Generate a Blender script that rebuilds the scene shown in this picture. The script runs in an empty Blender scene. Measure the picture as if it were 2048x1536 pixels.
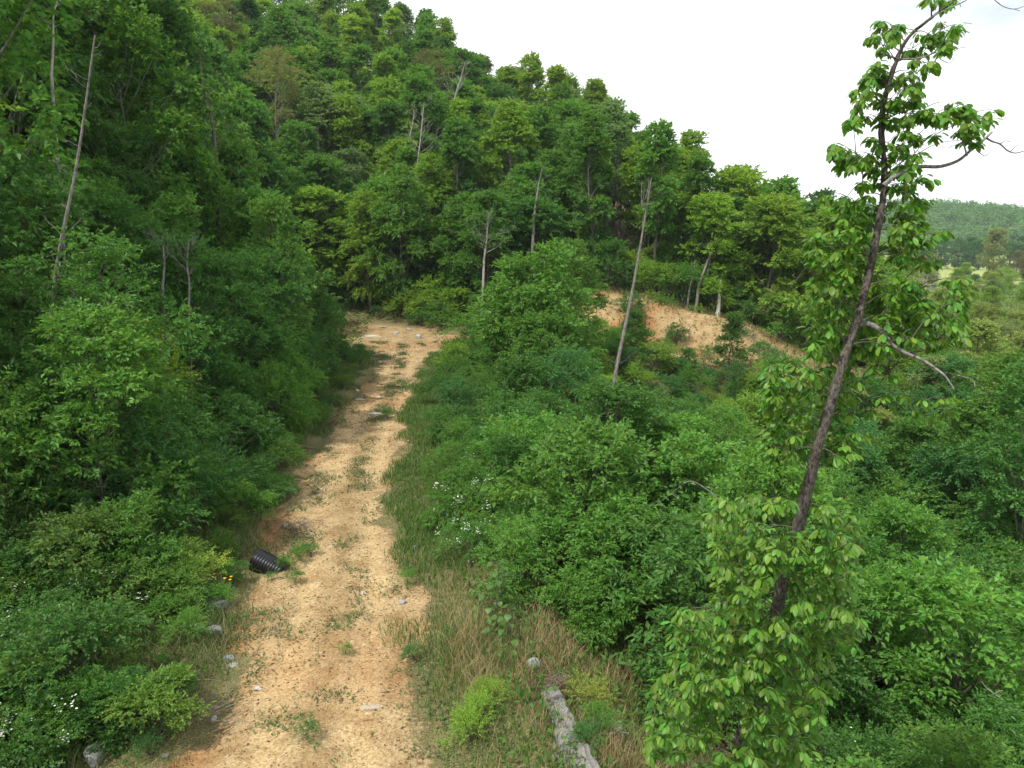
import bpy, math, random
import numpy as np
from mathutils import Vector

R = math.radians
S = bpy.context.scene
C = S.collection

# ---------------------------------------------------------------- camera, sky, sun, exposure
CAM_Z = 8.5
PITCH = R(10.7)
FPX = 1422.0                       # focal length in photograph pixels (2048 wide)
cam = bpy.data.cameras.new('camera')
cam.sensor_width = 36.0
cam.lens = 36.0 * FPX / 2048.0
cam.clip_start = 0.1
cam.clip_end = 6000
camo = bpy.data.objects.new('camera', cam)
C.objects.link(camo)
camo.location = (0, 0, CAM_Z)
camo.rotation_euler = (R(90) - PITCH, 0, 0)
S.camera = camo

SUN_EL, SUN_AZ = R(59), R(224)      # azimuth clockwise from +y (the view direction)
w = bpy.data.worlds.new('World'); S.world = w; w.use_nodes = True
nt = w.node_tree; nt.nodes.clear()
N = nt.nodes.new
out = N('ShaderNodeOutputWorld'); bg = N('ShaderNodeBackground')
sky = N('ShaderNodeTexSky'); sky.sky_type = 'NISHITA'; sky.sun_disc = False
sky.sun_elevation = SUN_EL; sky.sun_rotation = SUN_AZ
sky.air_density = 1.2; sky.dust_density = 2.0; sky.altitude = 200
bg.inputs['Strength'].default_value = 0.1
geo = N('ShaderNodeTexCoord')
mp = N('ShaderNodeMapping'); mp.inputs['Scale'].default_value = (1.6, 1.6, 4.0)
nz = N('ShaderNodeTexNoise'); nz.inputs['Scale'].default_value = 1.3; nz.inputs['Detail'].default_value = 5; nz.inputs['Roughness'].default_value = .55
rp = N('ShaderNodeValToRGB'); rp.color_ramp.elements[0].position = .33; rp.color_ramp.elements[1].position = .50
rp.color_ramp.elements[0].color = (.24, .24, .24, 1); rp.color_ramp.elements[1].color = (1, 1, 1, 1)
mx = N('ShaderNodeMix'); mx.data_type = 'RGBA'
mx.inputs['B'].default_value = (10.8, 11.0, 11.1, 1)
L = nt.links.new
L(geo.outputs['Generated'], mp.inputs['Vector']); L(mp.outputs['Vector'], nz.inputs['Vector'])
L(nz.outputs['Fac'], rp.inputs['Fac']); L(rp.outputs['Color'], mx.inputs['Factor'])
L(sky.outputs['Color'], mx.inputs['A']); L(mx.outputs['Result'], bg.inputs['Color']); L(bg.outputs['Background'], out.inputs['Surface'])

sun = bpy.data.lights.new('sun', 'SUN'); sun.energy = 3.6; sun.angle = R(1.2); sun.color = (1, .95, .86)
suno = bpy.data.objects.new('sun', sun); C.objects.link(suno)
sd = Vector((math.sin(SUN_AZ) * math.cos(SUN_EL), math.cos(SUN_AZ) * math.cos(SUN_EL), math.sin(SUN_EL)))
suno.rotation_euler = sd.to_track_quat('Z', 'Y').to_euler()

S.view_settings.view_transform = 'Standard'; S.view_settings.look = 'None'
S.view_settings.gamma = 1; S.view_settings.exposure = .50; S.view_settings.use_curve_mapping = False
S.render.engine = 'CYCLES'
S.cycles.max_bounces = 5; S.cycles.diffuse_bounces = 2; S.cycles.glossy_bounces = 1
S.cycles.transmission_bounces = 3; S.cycles.volume_bounces = 0; S.cycles.transparent_max_bounces = 4
S.cycles.caustics_reflective = False; S.cycles.caustics_refractive = False
S.cycles.use_denoising = True
S.cycles.sample_clamp_indirect = 4

# ---------------------------------------------------------------- small helpers
def sstep(a, b, x):
    t = np.clip((np.asarray(x, float) - a) / (b - a), 0, 1)
    return t * t * (3 - 2 * t)

def softplus(x, k=1.0):
    x = np.asarray(x, float)
    return np.where(x / k > 30, x, k * np.log1p(np.exp(np.minimum(x / k, 30))))

def vnoise(x, y, s, seed=0):
    """cheap smooth value noise in [-1, 1]"""
    x = np.asarray(x, float) / s; y = np.asarray(y, float) / s
    xi = np.floor(x); yi = np.floor(y); fx = x - xi; fy = y - yi
    fx = fx * fx * (3 - 2 * fx); fy = fy * fy * (3 - 2 * fy)
    def h(a, b):
        v = np.sin(a * 127.1 + b * 311.7 + seed * 74.7) * 43758.5453
        return (v - np.floor(v)) * 2 - 1
    return (h(xi, yi) * (1 - fx) + h(xi + 1, yi) * fx) * (1 - fy) + (h(xi, yi + 1) * (1 - fx) + h(xi + 1, yi + 1) * fx) * fy

def norm(v):
    return v / np.maximum(np.linalg.norm(v, axis=-1, keepdims=True), 1e-9)

def mesh_np(name, V, F, mats=(), smooth=False, attrs=None):
    """F: (n,3) or (n,4) array, or a list of such arrays"""
    V = np.asarray(V, np.float32)
    Fs = F if isinstance(F, list) else [F]
    Fs = [np.asarray(f, np.int32) for f in Fs if len(f)]
    me = bpy.data.meshes.new(name)
    me.vertices.add(len(V)); me.vertices.foreach_set('co', V.ravel())
    loops = np.concatenate([f.ravel() for f in Fs])
    sizes = np.concatenate([np.full(len(f), f.shape[1], np.int32) for f in Fs])
    starts = np.concatenate([[0], np.cumsum(sizes)[:-1]]).astype(np.int32)
    me.loops.add(len(loops)); me.loops.foreach_set('vertex_index', loops)
    me.polygons.add(len(sizes)); me.polygons.foreach_set('loop_start', starts)
    me.polygons.foreach_set('use_smooth', np.full(len(sizes), smooth))
    for m in mats: me.materials.append(m)
    if attrs:
        for k, a in attrs.items():
            at = me.color_attributes.new(k, 'FLOAT_COLOR', 'POINT')
            at.data.foreach_set('color', np.asarray(a, np.float32).ravel())
    me.update(calc_edges=True)
    return me

class MB:
    """collects vertices and faces of one mesh"""
    def __init__(s): s.V = []; s.F = []; s.n = 0
    def add(s, V, F):
        V = np.asarray(V, float); s.V.append(V)
        for f in (F if isinstance(F, list) else [F]):
            if len(f): s.F.append(np.asarray(f) + s.n)
        s.n += len(V)
    def mesh(s, name, mat, smooth=False):
        return mesh_np(name, np.concatenate(s.V), s.F, [mat], smooth)

def tube(P, Rr, k=6, cap=True):
    """tapered tube along points P"""
    P = np.asarray(P, float); Rr = np.broadcast_to(np.asarray(Rr, float), (len(P),))
    T = norm(np.gradient(P, axis=0))
    up = np.array([0, 0, 1.0]) if abs(T[0][2]) < .8 else np.array([1.0, 0, 0])
    A = norm(np.cross(T, up)); B = np.cross(T, A)
    th = np.arange(k) * 2 * math.pi / k
    V = P[:, None] + Rr[:, None, None] * (np.cos(th)[None, :, None] * A[:, None] + np.sin(th)[None, :, None] * B[:, None])
    n = len(P)
    i = np.arange(n - 1)[:, None] * k; j = np.arange(k)[None]; j2 = (j + 1) % k
    F = np.stack([i + j, i + j2, i + k + j2, i + k + j], -1).reshape(-1, 4)
    return V.reshape(-1, 3), F

def spline(P, n):
    P = np.asarray(P, float); t = np.linspace(0, len(P) - 1, n)
    out = []
    for u in t:
        i = min(int(u), len(P) - 2); f = u - i
        p0 = P[max(i - 1, 0)]; p1 = P[i]; p2 = P[i + 1]; p3 = P[min(i + 2, len(P) - 1)]
        out.append(.5 * ((2 * p1) + (-p0 + p2) * f + (2 * p0 - 5 * p1 + 4 * p2 - p3) * f * f + (-p0 + 3 * p1 - 3 * p2 + p3) * f ** 3))
    return np.array(out)

def link(name, me, parent=None, loc=None, kind=None):
    o = bpy.data.objects.new(name, me); C.objects.link(o)
    if parent: o.parent = parent
    if loc is not None: o.location = loc
    if kind: o['kind'] = kind
    return o

def tag(o, label, cat, group=None):
    o['label'] = label; o['category'] = cat
    if group: o['group'] = group
    return o

def empty(name, loc, label=None, cat=None, group=None, rz=0.0, s=1.0):
    o = bpy.data.objects.new(name, None); C.objects.link(o)
    o.location = loc; o.rotation_euler = (0, 0, rz); o.scale = (s, s, s) if np.isscalar(s) else s
    o.empty_display_size = .3
    if label: tag(o, label, cat, group)
    return o

# ---------------------------------------------------------------- materials
def mat(name):
    m = bpy.data.materials.new(name); m.use_nodes = True
    return m, m.node_tree, m.node_tree.nodes['Principled BSDF']

def leaf_material(name, rough=.5, spec=.3, trans=.46, var=.38, warm=.35):
    """colour comes from the object's own colour, varied leaf by leaf"""
    m, t, p = mat(name); n = t.nodes.new; l = t.links.new
    oi = n('ShaderNodeObjectInfo'); g = n('ShaderNodeNewGeometry')
    hsv = n('ShaderNodeHueSaturation')
    mr = n('ShaderNodeMapRange'); mr.inputs[3].default_value = 1 - var; mr.inputs[4].default_value = 1 + var
    wn = n('ShaderNodeTexWhiteNoise'); wn.noise_dimensions = '1D'
    hr = n('ShaderNodeMapRange'); hr.inputs[3].default_value = .5 - .035 * warm - .01; hr.inputs[4].default_value = .5 + .03 * warm
    l(g.outputs['Random Per Island'], mr.inputs[0]); l(g.outputs['Random Per Island'], wn.inputs['W'])
    l(wn.outputs['Value'], hr.inputs[0])
    l(oi.outputs['Color'], hsv.inputs['Color']); l(mr.outputs[0], hsv.inputs['Value']); l(hr.outputs[0], hsv.inputs['Hue'])
    p.inputs['Roughness'].default_value = rough; p.inputs['Specular IOR Level'].default_value = spec
    l(hsv.outputs['Color'], p.inputs['Base Color'])
    tr = n('ShaderNodeBsdfTranslucent'); tc = n('ShaderNodeMix'); tc.data_type = 'RGBA'; tc.blend_type = 'MULTIPLY'
    tc.inputs['Factor'].default_value = 1; tc.inputs['B'].default_value = (1.5, 1.4, .7, 1)
    l(hsv.outputs['Color'], tc.inputs['A']); l(tc.outputs['Result'], tr.inputs['Color'])
    ms = n('ShaderNodeMixShader'); ms.inputs[0].default_value = trans
    l(p.outputs[0], ms.inputs[1]); l(tr.outputs[0], ms.inputs[2])
    l(ms.outputs[0], t.nodes['Material Output'].inputs['Surface'])
    return m

def bark_material(name, c1, c2, scale=18, stretch=.25):
    m, t, p = mat(name); n = t.nodes.new; l = t.links.new
    tc = n('ShaderNodeTexCoord'); mpn = n('ShaderNodeMapping'); mpn.inputs['Scale'].default_value = (1, 1, stretch)
    nz = n('ShaderNodeTexNoise'); nz.inputs['Scale'].default_value = scale; nz.inputs['Detail'].default_value = 6; nz.inputs['Roughness'].default_value = .7
    r = n('ShaderNodeValToRGB'); r.color_ramp.elements[0].position = .35; r.color_ramp.elements[1].position = .68
    r.color_ramp.elements[0].color = (*c1, 1); r.color_ramp.elements[1].color = (*c2, 1)
    b = n('ShaderNodeBump'); b.inputs['Strength'].default_value = .8; b.inputs['Distance'].default_value = .02
    l(tc.outputs['Object'], mpn.inputs['Vector']); l(mpn.outputs['Vector'], nz.inputs['Vector'])
    l(nz.outputs['Fac'], r.inputs['Fac']); l(r.outputs['Color'], p.inputs['Base Color'])
    l(nz.outputs['Fac'], b.inputs['Height']); l(b.outputs['Normal'], p.inputs['Normal'])
    p.inputs['Roughness'].default_value = .9; p.inputs['Specular IOR Level'].default_value = .2
    return m

def flat_material(name, c, rough=.8, var=.25):
    m, t, p = mat(name); n = t.nodes.new; l = t.links.new
    g = n('ShaderNodeNewGeometry'); hsv = n('ShaderNodeHueSaturation'); hsv.inputs['Color'].default_value = (*c, 1)
    mr = n('ShaderNodeMapRange'); mr.inputs[3].default_value = 1 - var; mr.inputs[4].default_value = 1 + var
    l(g.outputs['Random Per Island'], mr.inputs[0]); l(mr.outputs[0], hsv.inputs['Value']); l(hsv.outputs['Color'], p.inputs['Base Color'])
    p.inputs['Roughness'].default_value = rough; p.inputs['Specular IOR Level'].default_value = .25
    return m

def ramp_material(name, stops, rough=.8, trans=0.0):
    """each piece takes one colour of a ramp at random"""
    m, t, p = mat(name); n = t.nodes.new; l = t.links.new
    g = n('ShaderNodeNewGeometry'); r = n('ShaderNodeValToRGB'); e = r.color_ramp.elements
    while len(e) < len(stops): e.new(.5)
    for k, (pos, c) in enumerate(stops): e[k].position = pos; e[k].color = (*c, 1)
    l(g.outputs['Random Per Island'], r.inputs['Fac']); l(r.outputs['Color'], p.inputs['Base Color'])
    p.inputs['Roughness'].default_value = rough; p.inputs['Specular IOR Level'].default_value = .2
    if trans:
        tr = n('ShaderNodeBsdfTranslucent'); ms = n('ShaderNodeMixShader'); ms.inputs[0].default_value = trans
        l(r.outputs['Color'], tr.inputs['Color']); l(p.outputs[0], ms.inputs[1]); l(tr.outputs[0], ms.inputs[2])
        l(ms.outputs[0], t.nodes['Material Output'].inputs['Surface'])
    return m

LEAF = leaf_material('leaf')
BIGLEAF = leaf_material('glossy_leaf', rough=.42, spec=.30, trans=.45, var=.42, warm=.8)
BARK = bark_material('bark', (.035, .028, .022), (.17, .15, .125))
BARK_GREY = bark_material('grey_bark', (.075, .066, .058), (.27, .25, .225))
BARK_PALE = bark_material('pale_dead_wood', (.22, .20, .17), (.50, .47, .42))
TWIG = flat_material('dead_twig', (.135, .10, .075))
PETAL = flat_material('white_petal', (.78, .78, .74), .6, .1)
YELLOW = flat_material('yellow_petal', (.75, .38, .02), .6, .2)

# ---------------------------------------------------------------- the lie of the land
_PY = np.array([-40, 0, 10.5, 16.3, 23.4, 34, 43, 55, 64, 72, 200.])
_PX = np.array([0.5, -1.5, -3.2, -4.1, -5.5, -6.75, -7.4, -8.6, -9.9, -11.0, -14.])
def path_x(y): return np.interp(y, _PY, _PX)
def toe_y(x): return np.interp(x, [-60, -25, -17, -10, 0, 9, 17, 26, 45, 80, 200], [72, 72, 74, 70, 68, 66, 62.5, 60, 62, 70, 90])
def road_z(x): return np.interp(x, [-60, -10, 9, 17, 26, 45, 80, 300], [0, 0, .2, -1.0, -1.8, -4.5, -6.5, -7])
def clay_bank(x, y):
    """0..1 on the cut bank that rises behind the side road"""
    s = y - toe_y(x)
    return sstep(4.5, 8.5, x) * (1 - sstep(22, 30, x)) * sstep(-1.5, .2, s) * (1 - sstep(4.5, 7.5, s))

def height(x, y):
    x = np.asarray(x, float); y = np.asarray(y, float)
    px = path_x(y)
    xl = px - 3.6; xr = px + 3.6
    drop = 6.5 * sstep(0, 24, x - xr) + 1.0 * sstep(0, 4, x - xr)
    rz = road_z(x)
    f = sstep(47, 61, y)
    z = -drop * (1 - f) + rz * f
    z = np.where(x < xr, np.where(y < 47, 0, rz * f), z)
    # hill on the left of the track
    h1 = .46 * softplus(xl - 3.2 - x, 1.2) * sstep(4, 24, y) + .12 * softplus(xl - x, .6) * sstep(0, 10, y)
    # hill behind, falling away to a spur on the right
    a = x / np.maximum(y, 40)
    s = y - toe_y(x) - 3
    sl = np.interp(a, [-.9, -.4, -.157, 0, .124, .264, .40, .5], [.66, .64, .56, .42, .285, .11, .01, 0])
    lim = np.interp(a, [-.9, -.157, 0, .264, .4], [90, 80, 70, 62, 50])
    h2 = sl * (softplus(np.minimum(s, lim), 2.5) - .55 * softplus(s - lim, 6))
    h2 = h2 * (1 - sstep(.33, .48, a))
    bank = 3.4 * sstep(4.0, 9, x) * (1 - sstep(18, 32, x)) * sstep(-.3, 5.2, y - toe_y(x))
    z = z + np.sqrt(h1 * h1 + np.maximum(h2, 0) ** 2) + np.minimum(h2, 0) * .3 + bank
    # far floor and far hill
    d = np.hypot(x, y)
    far = sstep(150, 320, d)
    z = z * (1 - far * sstep(-.1, .25, a)) + (-3.0) * far * sstep(-.1, .25, a)
    hx, hy = 445., 830.
    hill = 52 * np.exp(-(((x - hx) / 235) ** 2 + ((y - hy) / 170) ** 2)) + 9 * np.exp(-(((x - 1150) / 420) ** 2 + ((y - 900) / 220) ** 2))
    z = z + hill * sstep(520, 640, y)
    z = z + vnoise(x, y, 9, 1) * .22 * sstep(2.2, 7, np.abs(x - px)) + vnoise(x, y, 3.1, 2) * .10 * sstep(1.6, 3.5, np.abs(x - px)) 
    return z

def micro(x, y):
    """ruts, crumbs and small relief near the track"""
    px = path_x(y); u = x - px
    wob = .25 * vnoise(y, y * 0, 11, 5)
    rut = -.055 * (np.exp(-((u - .85 - wob) / .28) ** 2) + np.exp(-((u + .85 - wob) / .28) ** 2)) * (y < 62)
    return rut + .03 * vnoise(x, y, .9, 7) + .03 * vnoise(x, y, .42, 8) + .018 * vnoise(x, y, .2, 9) - .16 * np.exp(-((u + 2.35 + .3 * vnoise(y, y * 0, 3, 11)) / .42) ** 2) * (y < 50)

def hz(x, y): return float(height(x, y) + micro(x, y))

SP, CP = math.sin(PITCH), math.cos(PITCH)
def ray(px, py):
    a = (px - 1024) / FPX; b = (768 - py) / FPX
    return np.array([a, CP + b * SP, -SP + b * CP])
def ground_at(px, py):
    d = ray(px, py); t = np.arange(6, 400, .05)
    P = d[None] * t[:, None]; z = CAM_Z + P[:, 2] - height(P[:, 0], P[:, 1])
    i = int(np.argmax(z < 0)) or len(t) - 1
    return np.array([P[i, 0], P[i, 1], hz(P[i, 0], P[i, 1])])
def project(p):
    x, y, z = p[0], p[1], p[2] - CAM_Z
    dep = y * CP - z * SP; up = y * SP + z * CP
    return 1024 + FPX * x / dep, 768 - FPX * up / dep, dep
def at_y(px, py, y):
    """the point on a sight line whose forward distance is y"""
    d = ray(px, py); t = y / d[1]
    return np.array([d[0] * t, y, CAM_Z + d[2] * t])

# ---------------------------------------------------------------- ground and track sheets
def axis(parts):
    o = []
    for a, b, s in parts: o += list(np.arange(a, b - 1e-6, s))
    return np.array(o + [parts[-1][1]])
gx = axis([(-900, -120, 30), (-120, -40, 4), (-40, -20, 1), (-20, 6, .13), (6, 40, .8), (40, 120, 4), (120, 1800, 30)])
gy = axis([(-60, 6, 3), (6, 34, .13), (34, 78, .22), (78, 170, 2), (170, 400, 10), (400, 1300, 25), (1300, 3000, 120)])
X, Y = np.meshgrid(gx, gy)
near = ((X > -24) & (X < 9) & (Y < 80))
Z = height(X, Y) + np.where(near, micro(X, Y), 0)
nx_, ny_ = len(gx), len(gy)
U = X - path_x(Y)
Xr, Yr = X * .8 + Y * .6, -X * .6 + Y * .8
edge = .55 * vnoise(Xr, Yr, 2.3, 21) + .34 * vnoise(Xr + 3, Yr, .9, 22) + .22 * vnoise(Yr, Xr, .41, 24) + .4 * vnoise(Y, Y * 0, 6, 23)
hw = np.interp(Y, [0, 10, 16, 23, 34, 43, 52, 57, 62, 66, 74], [2.2, 2.0, 2.0, 1.75, 1.85, 1.7, 1.9, 2.6, 3.8, 5.0, 4.0])
hl = np.interp(Y, [0, 10, 14, 18, 22, 26, 36, 45, 55, 62, 70, 76], [2.2, 2.2, 2.4, 2.9, 3.0, 2.5, 2.0, 1.8, 2.2, 5.0, 10.5, 11.0])
hr_ = np.interp(Y, [0, 10, 14, 18, 22, 30, 45, 52, 57, 61, 64.5, 67, 69], [2.2, 2.2, 2.1, 1.8, 1.5, 1.75, 1.9, 2.0, 2.4, 4.5, 8.0, 7.5, 3.0])
inside = np.minimum(U + hl, hr_ - U) + edge * 1.1
clear = (sstep(-.45, .65, inside)) * (1 - sstep(70, 75, Y + .45 * (X + 10))) * (Y < 80)
sideroad = np.exp(-((Y - toe_y(X) + 2.2) / 1.5) ** 2) * sstep(-9, -4, X) * (1 - sstep(26, 36, X))
bank = clay_bank(X, Y) * sstep(-.35, .35, vnoise(X, Y, 2.6, 31) + .35 * vnoise(X, Y, 1.0, 32) + .75 - .05 * np.maximum(X - 14, 0) * .5)
clear = np.maximum(clear, np.maximum(sideroad * .9, bank))
clay = np.clip(sstep(.1, .9, -(U + 1.5)) * (Y < 48) * sstep(-.4, .5, vnoise(X, Y, 2.1, 41) + .25) + sstep(.25, .6, vnoise(X, Y, 4.5, 42)) * .4
               + np.exp(-((Y - 63.5) / 2.2) ** 2) * sstep(-9, -5, X) * (X < 4) + bank * sstep(0, .6, vnoise(X, Y, 3, 43) + .5 - .06 * (X - 8)), 0, 1)
gravel = clear * (1 - .75 * clay)
turf = sstep(.1, .8, inside + 2.6) * (1 - clear)
mask = np.stack([clear, clay, turf, np.ones_like(clear)], -1).reshape(-1, 4)
_w = .25 * vnoise(Y, Y * 0, 11, 5)
ruts = np.exp(-((U - .85 - _w) / .34) ** 2) + np.exp(-((U + .85 - _w) / .34) ** 2)
wear = np.clip(.42 + .5 * ruts * (Y < 60) - .35 * np.exp(-((U - _w) / .3) ** 2) + .25 * vnoise(X, Y, 2.2, 45) + .18 * vnoise(X, Y, .8, 46), 0, 1)
meadow = np.maximum(sstep(8, 14, U) * (1 - sstep(52, 60, Y)), sstep(.30, .42, X / np.maximum(Y, 30))) * (Y < 250)
wearmask = np.stack([wear, meadow, np.zeros_like(wear), np.ones_like(wear)], -1).reshape(-1, 4)
Vt = np.stack([X, Y, Z], -1).reshape(-1, 3)
i = np.arange(ny_ - 1)[:, None] * nx_ + np.arange(nx_ - 1)[None]
Q = np.stack([i, i + 1, i + nx_ + 1, i + nx_], -1).reshape(-1, 4)
cq = (clear > .45)
fc = (cq[:-1, :-1].astype(int) + cq[1:, :-1] + cq[:-1, 1:] + cq[1:, 1:]) >= 2
fc = fc.ravel()

def ground_material():
    m, t, p = mat('ground_soil'); n = t.nodes.new; l = t.links.new
    at = n('ShaderNodeAttribute'); at.attribute_name = 'mask'; sep = n('ShaderNodeSeparateColor'); l(at.outputs['Color'], sep.inputs[0])
    tc = n('ShaderNodeTexCoord')
    def noise(s, d=5, r=.6):
        z = n('ShaderNodeTexNoise'); z.inputs['Scale'].default_value = s; z.inputs['Detail'].default_value = d; z.inputs['Roughness'].default_value = r
        l(tc.outputs['Object'], z.inputs['Vector']); return z
    def ramp(src, stops):
        r = n('ShaderNodeValToRGB'); e = r.color_ramp.elements
        while len(e) < len(stops): e.new(.5)
        for k, (pos, c) in enumerate(stops): e[k].position = pos; e[k].color = (*c, 1)
        l(src, r.inputs['Fac']); return r
    def mix(f, a, b, mode='MIX'):
        q = n('ShaderNodeMix'); q.data_type = 'RGBA'; q.blend_type = mode
        if isinstance(f, float): q.inputs['Factor'].default_value = f
        else: l(f, q.inputs['Factor'])
        l(a, q.inputs['A']); l(b, q.inputs['B']); return q.outputs['Result']
    n1 = noise(1.4, 6); n2 = noise(14, 6, .7); n3 = noise(5, 4); n4 = noise(.35, 4)
    sand = ramp(n2.outputs['Fac'], [(.25, (.185, .135, .070)), (.5, (.335, .248, .135)), (.72, (.475, .38, .232))])
    sand2 = ramp(n1.outputs['Fac'], [(.3, (.66, .56, .46)), (.5, (.93, .90, .84)), (.7, (1.12, 1.1, 1.06))])
    s = mix(1.0, sand.outputs['Color'], sand2.outputs['Color'], 'MULTIPLY')
    cl = ramp(n3.outputs['Fac'], [(.3, (.19, .09, .036)), (.55, (.30, .165, .072)), (.75, (.38, .24, .12))])
    s = mix(sep.outputs['Green'], s, cl.outputs['Color'])
    n5 = noise(38, 5, .75); lit = ramp(n5.outputs['Fac'], [(.34, (.02, .016, .011)), (.52, (.09, .066, .038)), (.68, (.24, .17, .10))])
    gr = ramp(n5.outputs['Fac'], [(.34, (.038, .042, .016)), (.50, (.115, .112, .045)), (.66, (.27, .22, .11))])
    u = mix(sep.outputs['Blue'], lit.outputs['Color'], gr.outputs['Color'])
    far = ramp(n4.outputs['Fac'], [(.3, (.19, .25, .07)), (.7, (.28, .31, .10))])
    xyz = n('ShaderNodeSeparateXYZ'); l(tc.outputs['Object'], xyz.inputs[0])
    fr = n('ShaderNodeMapRange'); fr.inputs[1].default_value = 180; fr.inputs[2].default_value = 260; l(xyz.outputs['Y'], fr.inputs[0])
    u = mix(fr.outputs[0], u, far.outputs['Color'])
    ne = noise(7, 4, .7); md = n('ShaderNodeMath'); md.operation = 'MULTIPLY_ADD'; md.inputs[1].default_value = 1.5; md.inputs[2].default_value = -.75
    l(ne.outputs['Fac'], md.inputs[0]); ad = n('ShaderNodeMath'); ad.operation = 'ADD'; l(md.outputs[0], ad.inputs[0]); l(sep.outputs['Red'], ad.inputs[1])
    st = n('ShaderNodeMapRange'); st.inputs[1].default_value = .26; st.inputs[2].default_value = .70; st.interpolation_type = 'SMOOTHSTEP'; l(ad.outputs[0], st.inputs[0])
    sp = noise(26, 3, .6); sr = ramp(sp.outputs['Fac'], [(.33, (.42, .36, .30)), (.46, (1, 1, 1))])
    sp2 = noise(9, 4, .75); sr2 = ramp(sp2.outputs['Fac'], [(.30, (.55, .50, .42)), (.45, (1, 1, 1))])
    s = mix(1.0, s, sr.outputs['Color'], 'MULTIPLY'); s = mix(.8, s, sr2.outputs['Color'], 'MULTIPLY')
    # compacted wheel tracks are paler than the loose middle (second mask), the valley floor is meadow
    a2 = n('ShaderNodeAttribute'); a2.attribute_name = 'wear'; s2 = n('ShaderNodeSeparateColor'); l(a2.outputs['Color'], s2.inputs[0])
    rr_ = ramp(s2.outputs['Red'], [(0, (.80, .76, .70)), (.5, (1, 1, 1)), (1, (1.22, 1.22, 1.2))]); s = mix(1.0, s, rr_.outputs['Color'], 'MULTIPLY')
    mead = ramp(n3.outputs['Fac'], [(.3, (.05, .085, .022)), (.55, (.10, .15, .04)), (.75, (.19, .21, .08))]); u = mix(s2.outputs['Green'], u, mead.outputs['Color'])
    l(mix(st.outputs[0], u, s), p.inputs['Base Color'])
    b = n('ShaderNodeBump'); b.inputs['Strength'].default_value = .7; b.inputs['Distance'].default_value = .03
    l(n2.outputs['Fac'], b.inputs['Height']); l(b.outputs['Normal'], p.inputs['Normal'])
    p.inputs['Roughness'].default_value = .95; p.inputs['Specular IOR Level'].default_value = .15
    return m
SOIL = ground_material()
def sub_sheet(name, fmask):
    f = Q[fmask]; used = np.unique(f); remap = np.zeros(len(Vt), np.int32); remap[used] = np.arange(len(used))
    me = mesh_np(name, Vt[used], remap[f], [SOIL], True, {'mask': mask[used], 'wear': wearmask[used]})
    return link(name, me, kind='structure')
ground = sub_sheet('ground', ~fc)
track = sub_sheet('dirt_track', fc)

def mask_at(x, y, arr):
    ix = np.clip(np.searchsorted(gx, x), 0, nx_ - 1); iy = np.clip(np.searchsorted(gy, y), 0, ny_ - 1)
    return arr[iy, ix]

# ---------------------------------------------------------------- leaves
def leaves(P, D, Nn, Ln, Wd, fold=.25):
    """rhombic leaves folded along the midrib: 4 vertices, 2 triangles"""
    D = norm(D); Sd = norm(np.cross(D, Nn)); Up = np.cross(Sd, D)
    Ln = np.broadcast_to(Ln, (len(P),))[:, None]; Wd = np.broadcast_to(Wd, (len(P),))[:, None]
    mid = P + D * Ln * .42
    V = np.stack([P, mid + Sd * Wd * .5 + Up * Wd * fold, P + D * Ln - Up * Ln * .12, mid - Sd * Wd * .5 + Up * Wd * fold], 1)
    k = np.arange(len(P))[:, None] * 4
    F = np.concatenate([k + np.array([[0, 1, 2]]), k + np.array([[0, 2, 3]])])
    return V.reshape(-1, 3), F

def sprays(rng, O, D, ln, K, LL, LW, droop=.35, jit=.35, paired=True, flat=.8):
    """leafy twigs: O origins, D directions, K leaves set alternately along each"""
    n = len(O); D = norm(D)
    up = np.tile([0, 0, 1.0], (n, 1)) + rng.normal(0, .25, (n, 3))
    side = norm(np.cross(D, up)); pl = norm(np.cross(side, D))
    t = (np.arange(K) + .6) / K
    ln = np.broadcast_to(ln, (n,))
    P = O[:, None] + D[:, None] * (t[None, :, None] * ln[:, None, None])
    P[..., 2] -= (t ** 2)[None] * ln[:, None] * droop * .6
    sg = np.where(np.arange(K) % 2 == 0, 1, -1)[None, :, None]
    ld = D[:, None] * (.35 + .65 * t[None, :, None]) + side[:, None] * sg * (1.0 - .6 * t[None, :, None]) + rng.normal(0, jit, (n, K, 3))
    ld[..., 2] -= droop * .8
    nn = pl[:, None] * flat + rng.normal(0, jit, (n, K, 3))
    s = rng.uniform(.65, 1.25, (n, K)) * (1 - .25 * np.abs(t - .5) * 2)[None]
    return leaves(P.reshape(-1, 3), ld.reshape(-1, 3), nn.reshape(-1, 3), (LL * s).ravel(), (LW * s).ravel())

def crown_profile(kind, t):
    if kind == 'round': return np.sin(np.pi * np.clip(.12 + .83 * t, 0, 1)) ** .7
    if kind == 'tall': return (np.sin(np.pi * np.clip(.10 + .86 * t, 0, 1)) ** .6) * (1.05 - .35 * t)
    if kind == 'cone': return np.clip(1.05 - t, .08, 1) ** .8
    if kind == 'vase': return (.35 + .65 * t) * np.clip((1.08 - t) / .3, 0, 1) ** .5
    if kind == 'bush': return np.clip((1.1 - t) / .6, 0, 1) ** .55
    return np.ones_like(t)

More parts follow.
